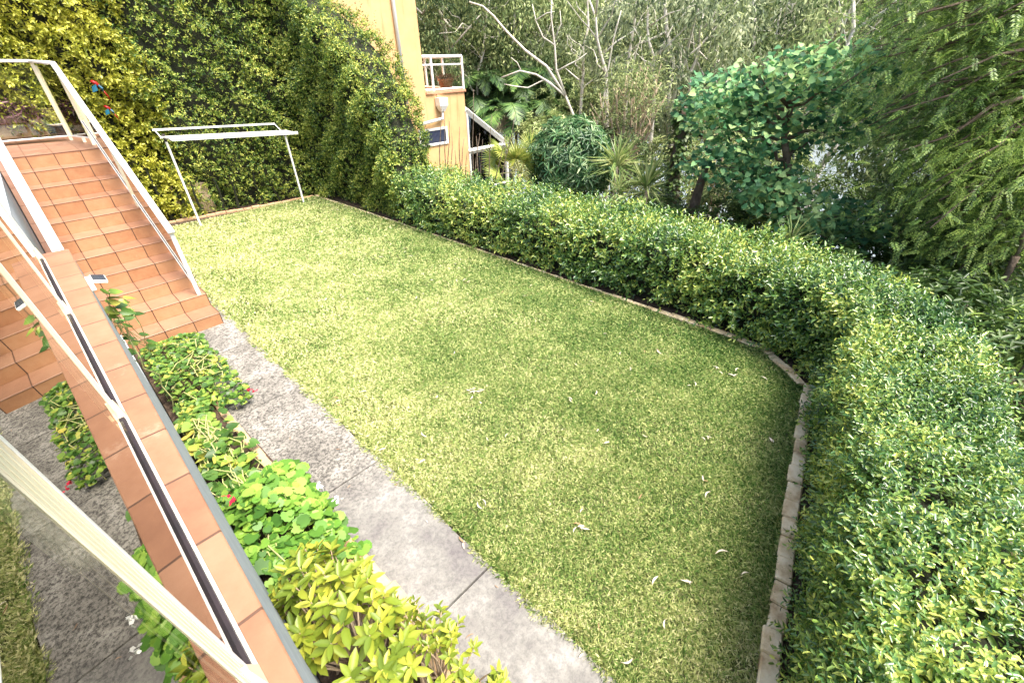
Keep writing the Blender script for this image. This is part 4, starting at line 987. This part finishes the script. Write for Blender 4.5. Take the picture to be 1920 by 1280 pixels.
M['stalk'] = surf('pale_stalk', [(.3, (.30, .34, .12)), (.7, (.5, .46, .2))], 12, rough=.7, bump=.1)
fan_palm(at(975, 325, 12.3), 15, 'golden-green fan palm just behind the low hedge')

# strap-leaved plants
def strap(px, py, dist, n, L, label, stem=1.4, W=.045):
    c = at(px, py, dist); t = empty('dracaena', (c[0], c[1], c[2]-stem), label, 'plant')
    MB().tube([(c[0], c[1], c[2]-stem), (c[0]+.02, c[1], c[2]-.1)], [.05, .04], 7).build('trunk', M['bark_tan'], t, True)
    el = rng.uniform(-.5, 1.45, n); az = rng.uniform(0, 6.28, n)
    D = np.stack([np.cos(az)*np.cos(el), np.sin(az)*np.cos(el), np.sin(el)], 1); P = np.tile(c, (n, 1))+D*.05+np.array([0, 0, 1])*rng.uniform(-.25, .1, (n, 1))
    leaves('leaves', [leaf_arrays(P, D, np.array([0, 0, 1.0])+rvec(n)*.2, rng.uniform(.8, 1.1, n)*L, W, 'long', .2, .12)], G['cord'], t)
strap(1157, 305, 11.5, 85, .78, 'left dracaena with long striped sword leaves rising over the hedge', W=.05)
strap(1213, 350, 10.5, 85, .72, 'right dracaena with a fan of pale sword leaves beside the ivy-clad trunk', W=.05)
strap(1160, 360, 10.5, 50, .5, 'small dracaena sprouting low between the two tall ones')
strap(1480, 455, 8.6, 55, .5, 'dracaena with dark narrow leaves under the teal leaves behind the hedge', W=.03)

# mango-like bush
def rosette_bush(c, r, n, k, L, W, mat, label, name, down=.5, core=True, cat='bush'):
    t = empty(name, (c[0], c[1], min(c[2]-r[2], gz(c))), label, cat)
    u = rvec(n); u = u*np.where(rng.uniform(size=(n, 1)) < .7, 1.0, rng.uniform(.6, 1, (n, 1)))
    bmp = 1+.17*np.sin(u[:, 0:1]*7+u[:, 2:3]*5)*np.sin(u[:, 1:2]*6)
    P = np.array(c)+u*np.array(r)*bmp; D = unit(u+np.array([0, 0, .25])+rng.normal(size=u.shape)*.25)
    pr = sprigs(P, D, k, L*.5, L, W, 'oval', 1.1, .2, down)
    leaves('foliage', pr, G[mat], t)
    tb = MB(); b = np.array([c[0], c[1], min(c[2]-r[2], gz(c))])
    for q in range(9): tb.tube(curve(b, P[rng.integers(0, n)]*.8+np.array(c)*.2, .12, 5), [.06, .05, .035, .02, .01], 5)
    tb.build('branches', M['bark_brown'], t, True)
    return t
c = at(1070, 305, 12.5)
rosette_bush(c, (1.0, 1.0, .95), 620, 9, .25, .06, 'mango', 'rounded mango bush with drooping glossy leaf clusters behind the hedge', 'mango_bush', .5)
# undergrowth bushes
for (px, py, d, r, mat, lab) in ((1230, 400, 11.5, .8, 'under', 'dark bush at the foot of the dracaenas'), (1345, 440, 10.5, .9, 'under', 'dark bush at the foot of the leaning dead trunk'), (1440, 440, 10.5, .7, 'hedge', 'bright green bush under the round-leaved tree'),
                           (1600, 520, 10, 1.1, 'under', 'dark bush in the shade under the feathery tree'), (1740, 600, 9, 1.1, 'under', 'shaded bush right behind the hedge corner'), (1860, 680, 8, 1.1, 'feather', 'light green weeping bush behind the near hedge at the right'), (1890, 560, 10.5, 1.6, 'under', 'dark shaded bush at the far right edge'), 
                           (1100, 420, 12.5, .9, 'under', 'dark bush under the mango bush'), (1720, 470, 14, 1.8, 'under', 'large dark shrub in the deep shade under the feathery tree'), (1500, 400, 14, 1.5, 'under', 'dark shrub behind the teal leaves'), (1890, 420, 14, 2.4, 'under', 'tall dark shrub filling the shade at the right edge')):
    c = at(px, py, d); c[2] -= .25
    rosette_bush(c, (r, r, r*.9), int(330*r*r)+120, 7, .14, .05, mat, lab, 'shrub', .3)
for i, (px, py, d, r) in enumerate(((1030, 290, 17, 1.4), (1150, 300, 16.5, 1.1), (1260, 330, 18, 1.4), (1420, 330, 18, 1.5), (1380, 380, 15, 1.1), (925, 345, 24, 1.0), (1180, 260, 24, 2.2), (1340, 230, 24, 2.4), (1450, 290, 23, 1.6), (1060, 220, 25, 2.4))):
    c = at(px, py, d)
    rosette_bush(c, (r, r, r*.9), int(170*r*r)+60, 8, .2, .06, ('gumlight', 'gumdark', 'gumyellow')[i % 3], ['olive scrub left of the paperbark stems', 'pale olive scrub at the paperbark foot', 'green scrub behind the ivy-clad trunk', 'scrub behind the round-leaved tree', 'olive scrub above the dead trunk', 'scrub at the sunroom end', 'large scrub on the bank behind the paperbark', 'large scrub between the two white gums', 'scrub on the bank by the water gap', 'large scrub behind the mango bush'][i], 'scrub_bush', .3)

# ivy-clad trunk and leaning dead trunk
t = empty('ivy_clad_trunk', tuple(at(1265, 380, 13)), 'dark tree trunk thickly clad in ivy behind the right dracaena', 'tree')
TP = [at(1262, 420, 13), at(1262, 350, 13), at(1268, 290, 13), at(1280, 240, 13), at(1283, 200, 13)]
MB().tube(TP, [.2, .17, .14, .1, .05], 9).build('trunk', M['bark_brown'], t, True)
n = 1500; q = rng.uniform(0, 4, n); i_ = np.floor(q).astype(int).clip(0, 3); P = np.array(TP)[i_]*(1-(q-i_))[:, None]+np.array(TP)[i_+1]*(q-i_)[:, None]; u = rvec(n); P = P+u*rng.uniform(.15, .36, (n, 1))
leaves('ivy', [leaf_arrays(P, u+np.array([0, 0, -.6]), u, .11, .09, 'oval', .1, .1)], G['under'], t)
t = empty('dead_tree', tuple(at(1300, 395, 11.5)), 'leaning grey dead trunk snapped off at the top in front of the river gap', 'dead tree')
MB().tube([at(1296, 420, 11.5), at(1303, 380, 11.5), at(1316, 335, 11.5), at(1330, 305, 11.5)], [.14, .12, .085, .03], 8).build('trunk', M['bark_brown'], t, True)

# bare upright canes behind the hedge
t = empty('bare_canes', tuple(at(880, 330, 11)), 'bundle of bare brown canes standing up behind the hedge in front of the sunroom', 'shrub')
tb = MB()
for (x0_, y0_, x1_, y1_) in ((822, 335, 828, 200), (836, 330, 832, 205), (836, 330, 843, 228), (848, 335, 847, 250), (864, 325, 862, 238), (862, 330, 870, 260), (886, 330, 888, 168), (888, 330, 900, 250), (900, 328, 905, 262), (915, 330, 922, 215), (925, 330, 948, 252), (938, 335, 966, 210), (870, 335, 876, 285), (855, 335, 853, 282), (897, 330, 893, 255)):
    a = at(x0_, y0_+25, 11.3); b = at(x1_, y1_, 11.3+random.uniform(-.3, .3)); tb.tube(curve(a, b, .03, 5), [.014, .013, .011, .009, .005], 5)
tb.build('canes', M['bark_brown'], t, True)

# round-leaved tree
t = empty('round_leaved_tree', tuple(at(1490, 420, 11)), 'spreading tree with large round blue-green leaves in layered tiers', 'tree')
base = at(1500, 460, 11); base[2] = gz(base)
tb = MB(); tb.tube([base, at(1495, 420, 11), at(1480, 330, 11), at(1470, 260, 11), at(1475, 190, 11)], [.13, .11, .09, .06, .03], 8)
CL = []
for (x, y, r, nn) in ((1380, 190, .55, 10), (1430, 150, .55, 10), (1500, 130, .6, 12), (1570, 120, .6, 12), (1620, 150, .5, 9), (1350, 230, .45, 8), (1420, 210, .6, 12), (1490, 190, .65, 13), (1560, 190, .6, 12), (1610, 220, .5, 8), (1400, 260, .45, 8), (1370, 290, .4, 7), (1460, 250, .5, 7), (1530, 255, .5, 6), (1340, 310, .3, 5), (1430, 310, .4, 6), (1420, 350, .35, 6), (1450, 370, .35, 6), (1500, 390, .4, 7), (1550, 400, .4, 8), (1590, 440, .35, 6), (1530, 440, .35, 6), (1440, 340, .3, 5), (1350, 170, .35, 6), (1330, 200, .3, 5), (1610, 410, .3, 4), (1560, 450, .3, 5)):
    c = at(x, y, 11+random.uniform(-.8, .8)); CL.append(c)
    tb.tube(curve(at(1478, min(max(y+40, 200), 400), 11), c, .12, 5), [.045, .035, .025, .015, .008], 5)
tb.build('trunk', M['bark_brown'], t, True)
P = []
for c in CL:
    k = 180; v = rvec(k)*rng.uniform(.3, 1, (k, 1))**.5*np.array([.75, .75, .42]); P.append(c+v)
P = np.concatenate(P); n = len(P)
D = unit(np.concatenate([rng.normal(size=(n, 2)), rng.uniform(-.8, .1, (n, 1))], 1)); Nn = np.array([0, 0, 1.0])+rng.normal(size=(n, 3))*.35+np.array([-.35, -.35, 0])
leaves('crown', [leaf_arrays(P, D, Nn, rng.uniform(.09, .145, n), rng.uniform(.10, .15, n), 'heart', .12, .12)], G['big'], t)

# feathery tree filling the right side
t = empty('feathery_tree', (13.5, -3.0, gz((13.5, -3.0))), 'large overhanging tree with fine feathery foliage filling the upper right', 'tree')
base = np.array([13.0, -2.6, gz((13.0, -2.6))]); tb = MB()
TP = [base, base+np.array([-.3, .3, 3]), base+np.array([-.5, .8, 6]), base+np.array([-.8, 1.0, 9]), base+np.array([-1, 1.2, 12])]
tb.tube(TP, [.42, .36, .3, .2, .08], 10)
P = []; D = []
for i in range(230):
    px = rng.uniform(1500, 2050); py = rng.uniform(-130, 600)
    edge = 1650-max(0, 160-abs(py-150))*.9 if py < 330 else 1640+(py-330)*.45
    if 290 < py < 420: edge = 1690
    if px < edge+rng.uniform(-40, 20): px = edge+rng.uniform(0, 90)
    dd = rng.uniform(8.6, 13.5) if py < 470 else rng.uniform(9.5, 13)
    c = at(px, py, dd)
    a = np.array(TP[1])*(1-min(1, max(0, (c[2]+3)/9)))+np.array(TP[3])*min(1, max(0, (c[2]+3)/9))
    LP = curve(a, c, .1, 7, -.05); tb.tube(LP, list(np.linspace(.06, .008, 7)), 5)
    for s in range(54):
        k = rng.uniform(.55, 1.05); q = LP[0]+(LP[-1]-LP[0])*k; q = np.array([np.interp(k*6, range(7), LP[:, j]) for j in range(3)])
        P.append(q+rng.normal(size=3)*np.array([.42, .42, .22])); dv = unit((LP[-1]-LP[-3])[None])[0]*.7+rng.normal(size=3)*.5+np.array([0, 0, -.25]); D.append(dv+rng.normal(size=3)*.25)
for (x0_, y0_, x1_, y1_) in ((1830, 620, 1905, 480), (1700, 640, 1850, 560), (1905, 480, 1940, 380)): tb.tube(curve(at(x0_, y0_, 9.5), at(x1_, y1_, 9.5), .08, 6), [.02, .025, .03, .035, .04, .05], 6)
tb.build('trunk', M['bark_brown'], t, True)
P = np.array(P); D = unit(np.array(D)); n = len(P); pr_ = []
Ls = rng.uniform(.16, .36, n); side = unit(np.cross(D, np.array([0, 0, 1.0])+rng.normal(size=(n, 3))*.3)); up = np.cross(side, D)
for j in range(13):
    tt = (j+.5)/13; b = P+D*(Ls*tt)[:, None]-np.array([0, 0, 1])*(.12*Ls*tt*tt)[:, None]
    for sg in (-1, 1):
        pr_.append(leaf_arrays(b, D*.7+side*sg+rng.normal(size=(n, 3))*.12, up, .062*(1-.4*tt)*rng.uniform(.7, 1.2, n), .0155, 'diamond', .1, .15))
leaves('crown', pr_, G['feather'], t)

# far wooded bank
def farwood():
    n = 60000
    X = rng.uniform(30, 200, n*3); Y = rng.uniform(-60, 200, n*3); q = X*.93+Y*.37
    k = (q > 70) & (q < 150); X = X[k][:n]; Y = Y[k][:n]; z = ground_z(X, Y)+rng.uniform(0, 1, len(X))**.6*9*(.6+.4*np.sin(X*.35)*np.cos(Y*.31))
    P = np.stack([X, Y, z], 1); n = len(P)
    return leaf_arrays(P, rvec(n)+np.array([0, 0, -.5]), rvec(n), rng.uniform(.8, 1.6, n), rng.uniform(.4, .8, n), 'oval', .2, .1)
tag(leaves('far_wood', [farwood()], G['far']), 'olive wooded hillside on the far side of the river', 'wood', kind='stuff')

# ------------------------------------------------------------------ garden bed plants
def vine_patch(name, box, n, L, mat, label, seed_dir=(0, 0, .6), flowers=(), runners=12, shape='heart', group=None, k=5, wr=1.05, stem=.12):
    (x0_, x1_), (y0_, y1_), (z0_, z1_) = box
    t = empty(name, ((x0_+x1_)/2, (y0_+y1_)/2, .05), label, 'plant', group)
    u = rng.uniform(size=(n, 3)); x = x0_+(x1_-x0_)*u[:, 0]; y = y0_+(y1_-y0_)*u[:, 1]
    if name == 'morning_glory_vine':
        kp = (x < .27) | (rng.uniform(size=n) < .12); u = u[kp]; x = x[kp]; y = y[kp]; n = len(x)
    prof = np.sqrt(np.clip(1-((u[:, 0]-.4)/.62)**2, .1, 1))*np.sqrt(np.clip(1-((u[:, 1]-.5)/.55)**2, .12, 1))*(.8+.2*np.sin(x*9)*np.sin(y*7))
    z = z0_+(z1_-z0_)*prof*(.55+.45*rng.uniform(size=n)**.5)
    P = np.stack([x, y, z], 1); az = rng.uniform(0, 6.28, n)
    D = np.stack([np.cos(az), np.sin(az), rng.uniform(-.4, .3, n)], 1); Nn = np.array([0, 0, 1.0])+rng.normal(size=(n, 3))*.38
    l = rng.uniform(.55, 1.2, n)*L
    leaves('foliage', [leaf_arrays(P, D, Nn, l, l*wr, shape, .12, .12)], G[mat], t)
    tb = MB()
    for q in range(runners):
        a = P[rng.integers(0, n)]; b = P[rng.integers(0, n)]
        if np.linalg.norm(a-b) < 1.2: tb.tube(curve(a, b, .15, 7), .0048, 5)
    for q in range(0, n, 9): tb.tube([(P[q][0], P[q][1], .05), tuple(P[q])], .003, 4)
    tb.build('stalks', M['stalk'], t)
    for (fx, fy, fz, col, s) in flowers:
        fb = MB()
        for q in range(9):
            c = np.array([fx, fy, fz])+rng.normal(size=3)*.012*s; d = rvec(1)[0]; e = np.cross(d, rvec(1)[0]); e /= np.linalg.norm(e)
            fb.add([c, c+d*.018*s+e*.01*s, c+d*.03*s, c+d*.018*s-e*.01*s], [(0, 1, 2, 3)])
        fb.build('flower', M[col], t)
    return t
M['stalk'] = surf('pale_stalk', [(.3, (.30, .34, .12)), (.7, (.5, .46, .2))], 12, rough=.7, bump=.1)
M['petal_white'] = surf('white_petal', [(.3, (.75, .75, .74)), (.7, (.85, .85, .83))], 12, rough=.6, bump=0)
M['petal_red'] = surf('red_petal', [(.3, (.5, .02, .05)), (.7, (.7, .03, .08))], 12, rough=.6, bump=0)
f1 = onz(471, 732, .3); f2 = onz(440, 937, .5); f3 = onz(632, 940, .3)
vine_patch('trailing_pelargonium', ((.02, .70), (4.75, 6.85), (.08, .34)), 1300, .062, 'ivy', 'mound of small green leaves at the foot of the stairs', flowers=[(f1[0], f1[1], .3, 'petal_red', 1.3)], runners=40)
vine_patch('morning_glory_vine', ((-.02, .40), (3.1, 4.8), (.10, .40)), 520, .10, 'ivy', 'tangled vine with larger pointed leaves and pale runners over the stone edging', runners=70, wr=.95)
vine_patch('trailing_pelargonium', ((.36, .60), (2.9, 3.5), (.06, .2)), 60, .06, 'ivy', 'thin trailing strand of leaves spilling over the edging onto the path', runners=30)
vine_patch('geranium', ((-.02, .58), (2.15, 3.4), (.1, .60)), 700, .082, 'geran', 'bright green geranium with large rounded leaves in the middle of the bed', flowers=[(f2[0], f2[1], .52, 'petal_red', 1.6), (.56, 2.72, .42, 'petal_white', 1.4), (.6, 2.5, .42, 'petal_white', 1.2)], runners=10, shape='round')

# yellow shrub: branching stems with whorls of leaves
def yellow_shrub(seeds, label, zs=(.45, .95), n=70, rad=(.36, .55), L=.12, c0=(.3, 1.5)):
    t = empty('yellow_leaved_shrub', (c0[0], c0[1], .05), label, 'shrub')
    tb = MB(); P = []; D = []
    for i in range(n):
        a = rng.uniform(0, 6.28); r = rng.uniform(0, 1)**.5
        x = c0[0]+math.cos(a)*r*rad[0]; y = c0[1]+math.sin(a)*r*rad[1]; z = zs[0]+(zs[1]-zs[0])*(1-.7*r*r)*rng.uniform(.75, 1)
        tip = np.array([max(x, -.02), y, z]); b = np.array([c0[0]+rng.normal()*.05, c0[1]+rng.normal()*.08, .05])
        LP = curve(b, tip, .06, 5); tb.tube(LP, [.009, .008, .006, .005, .003], 5)
        d = unit((LP[-1]-LP[-2]+np.array([0, 0, .08]))[None])[0]
        P.append(tip-d*.06); D.append(d)
        if i % 2: P.append(LP[3]); D.append(d)
    tb.build('stems', M['bark_tan'], t)
    leaves('foliage', sprigs(np.array(P), np.array(D), 8, .075, L, L*.42, 'oval', 1.0, .22, .18), G['yshrub'], t)
yellow_shrub(0, 'large-leaved yellow-green shrub against the wall at the near end of the bed', c0=(.17, 1.55), rad=(.28, .58), zs=(.45, 1.05), n=62, L=.11)
yellow_shrub(0, 'small-leaved yellow-green shrub leaning over the path at the near end of the bed', c0=(.42, 1.02), rad=(.26, .52), zs=(.3, .72), n=60, L=.07)

# vine climbing up the wall beside the stairs
t = empty('climbing_vine', (.03, 5.4, .2), 'green vine with heart-shaped leaves reaching up beside the solar lamp', 'plant')
P = []; tb = MB()
for (px, py, z) in ((205, 548, 1.7), (235, 560, 1.55), (215, 575, 1.55), (195, 580, 1.55), (252, 590, 1.4), (215, 602, 1.3), (235, 612, 1.25), (262, 628, 1.1), (245, 640, 1.0), (200, 560, 1.65), (230, 585, 1.4), (190, 600, 1.5), (225, 628, 1.1), (275, 650, .9), (250, 665, .8), (205, 590, 1.5)):
    c = onz(px, py, z); P.append(c); P.append(c+rng.normal(size=3)*.05)
P = np.array(P); n = len(P); az = rng.uniform(-1, 1.2, n)
tb.tube(curve((.02, 5.2, .1), P[12], .08, 8), .006, 5)
for q in range(0, n-2, 2): tb.tube(curve(P[min(q+6, n-1)]-np.array([0, 0, .1]), P[q], .12, 4), .0035, 5)
tb.build('stalks', M['stalk'], t)
leaves('foliage', [leaf_arrays(P, np.stack([np.cos(az), np.sin(az)*.5, rng.uniform(-.5, 0, n)], 1), np.array([0, -.3, 1.0])+rng.normal(size=(n, 3))*.4, rng.uniform(.07, .11, n), rng.uniform(.06, .09, n), 'heart', .12, .15)], G['ivy'], t)

# ------------------------------------------------------------------ fallen leaves
def leafmesh(L, W, bend, curl, mat, name):
    V = []; F = []; ns = 8
    for i in range(ns+1):
        t = i/ns; w_ = W*math.sin(math.pi*min(1, t*1.02+.02))**.8*.5; cx = bend*math.sin(math.pi*t)*L; z = curl*math.sin(math.pi*t)*L+.002
        V += [(cx-w_, t*L-L/2, z+.004), (cx, t*L-L/2, z), (cx+w_, t*L-L/2, z+.004)]
    for i in range(ns):
        for k in (0, 1): F.append((i*3+k, i*3+k+1, i*3+k+4, i*3+k+3))
    me = bpy.data.meshes.new(name); me.from_pydata(V, [], F); me.materials.append(mat); return me
LM = [leafmesh(.11, .020, .12, .08, M['dead'], 'fallen_leaf'), leafmesh(.13, .017, -.18, .05, M['dead'], 'fallen_leaf'), leafmesh(.085, .024, .05, .12, M['dead'], 'fallen_leaf'), leafmesh(.12, .015, .1, .06, M['deadbrown'], 'fallen_leaf')]
spots = []
for (px, py, k, sx, sy) in ((885, 740, 10, 22, 10), (870, 525, 5, 16, 6), (1325, 825, 3, 8, 8), (1090, 988, 4, 9, 5), (1225, 658, 4, 12, 4), (855, 663, 3, 10, 5), (1228, 1090, 1, 4, 4), (640, 750, 3, 10, 6), (1290, 1085, 2, 4, 6), (1318, 900, 2, 4, 4), (1450, 825, 2, 8, 3), (1070, 752, 2, 6, 3), (1345, 690, 3, 12, 5), (905, 950, 2, 6, 5), (1330, 930, 1, 3, 3), (1400, 1080, 1, 4, 4), (870, 1015, 2, 5, 5), (1250, 1170, 1, 3, 3), (950, 815, 1, 3, 3), (790, 815, 2, 6, 3), (720, 840, 1, 4, 3), (1380, 700, 3, 15, 6), (1300, 720, 2, 10, 4), (690, 560, 2, 8, 3), (790, 560, 2, 8, 3), (620, 560, 3, 14, 4), (660, 470, 3, 20, 5), (560, 500, 4, 20, 6), (500, 470, 3, 16, 4), (745, 470, 3, 20, 4)):
    for _ in range(k): spots.append((px+random.gauss(0, sx*.6), py+random.gauss(0, sy*.8)))
while len(spots) < 150:
    x = random.uniform(1.3, 5.4); y = random.uniform(0.2, 12.5)
    v = np.array([x, y, -CH]); cx_ = v@CR; cy_ = v@CU; cz_ = v@CF
    spots.append((960+FPX*cx_/cz_, 640-FPX*cy_/cz_))
for i, (px, py) in enumerate(spots):
    p = onz(px, py, .03)
    o = bpy.data.objects.new('fallen_leaf', LM[random.choice((0, 0, 1, 1, 2, 3))]); COL.objects.link(o)
    brown = o.data is LM[3]
    o.location = (p[0], p[1], .024+random.uniform(0, .012)); o.rotation_euler = (random.uniform(-.2, .2), random.uniform(-.25, .25), random.uniform(0, 6.28)); s = random.uniform(.45, .85); o.scale = (s, s, s)
    tag(o, 'slender brown dry gum leaf lying on the lawn' if brown else 'pale dry gum leaf lying on the lawn', 'leaf', 'brown fallen gum leaves on the lawn' if brown else 'pale fallen gum leaves on the lawn')

for i, (x, y) in enumerate(((1.08, 2.1), (1.12, 2.6), (.98, 3.4), (1.15, 4.1), (.75, 1.2), (1.1, 1.3), (.9, 5.2), (1.12, 5.9), (.72, 3.9), (1.16, .6), (1.05, 6.6), (.82, 2.9))):
    o = bpy.data.objects.new('fallen_leaf', LM[3 if i % 3 else 2]); COL.objects.link(o)
    o.location = (x, y, .024); o.rotation_euler = (.1, .15*(-1)**i, i*1.9); s = .35+.04*(i % 5); o.scale = (s, s, s)
    tag(o, 'small dry leaf lying on the concrete path', 'leaf', 'small dry leaves on the concrete path')
# low shrubs on the bank right behind the near hedge
for (x, y, z, r, mat, lab) in ((6.5, -1.3, .05, .75, 'under', 'dark leafy shrub tucked against the outer side of the near hedge'), (7.5, -.5, .0, .8, 'under', 'dark leafy shrub against the outer side of the hedge bend'), (5.5, -2.0, .0, .8, 'under', 'dark leafy shrub low outside the nearest end of the hedge'), (8.4, .6, -.3, .9, 'under', 'dark leafy shrub beyond the hedge bend under the feathery tree'), (6.6, -2.6, -.3, 1.0, 'under', 'second row dark shrub outside the nearest end of the hedge'), (8.3, -1.6, -.4, 1.0, 'under', 'dark shrub on the bank just outside the near right hedge'), (7.4, -3.2, -.7, 1.1, 'feather', 'light green shrub low on the bank beyond the near hedge'), (9.6, -3.6, -1.2, 1.3, 'under', 'broad dark shrub lower on the bank beyond the near hedge'), (9.4, .6, -.9, 1.0, 'under', 'dark shrub on the bank behind the hedge corner')):
    rosette_bush(np.array([x, y, z]), (r, r, r*.85), int(260*r*r)+80, 7, .14, .05, mat, lab, 'shrub', .3)
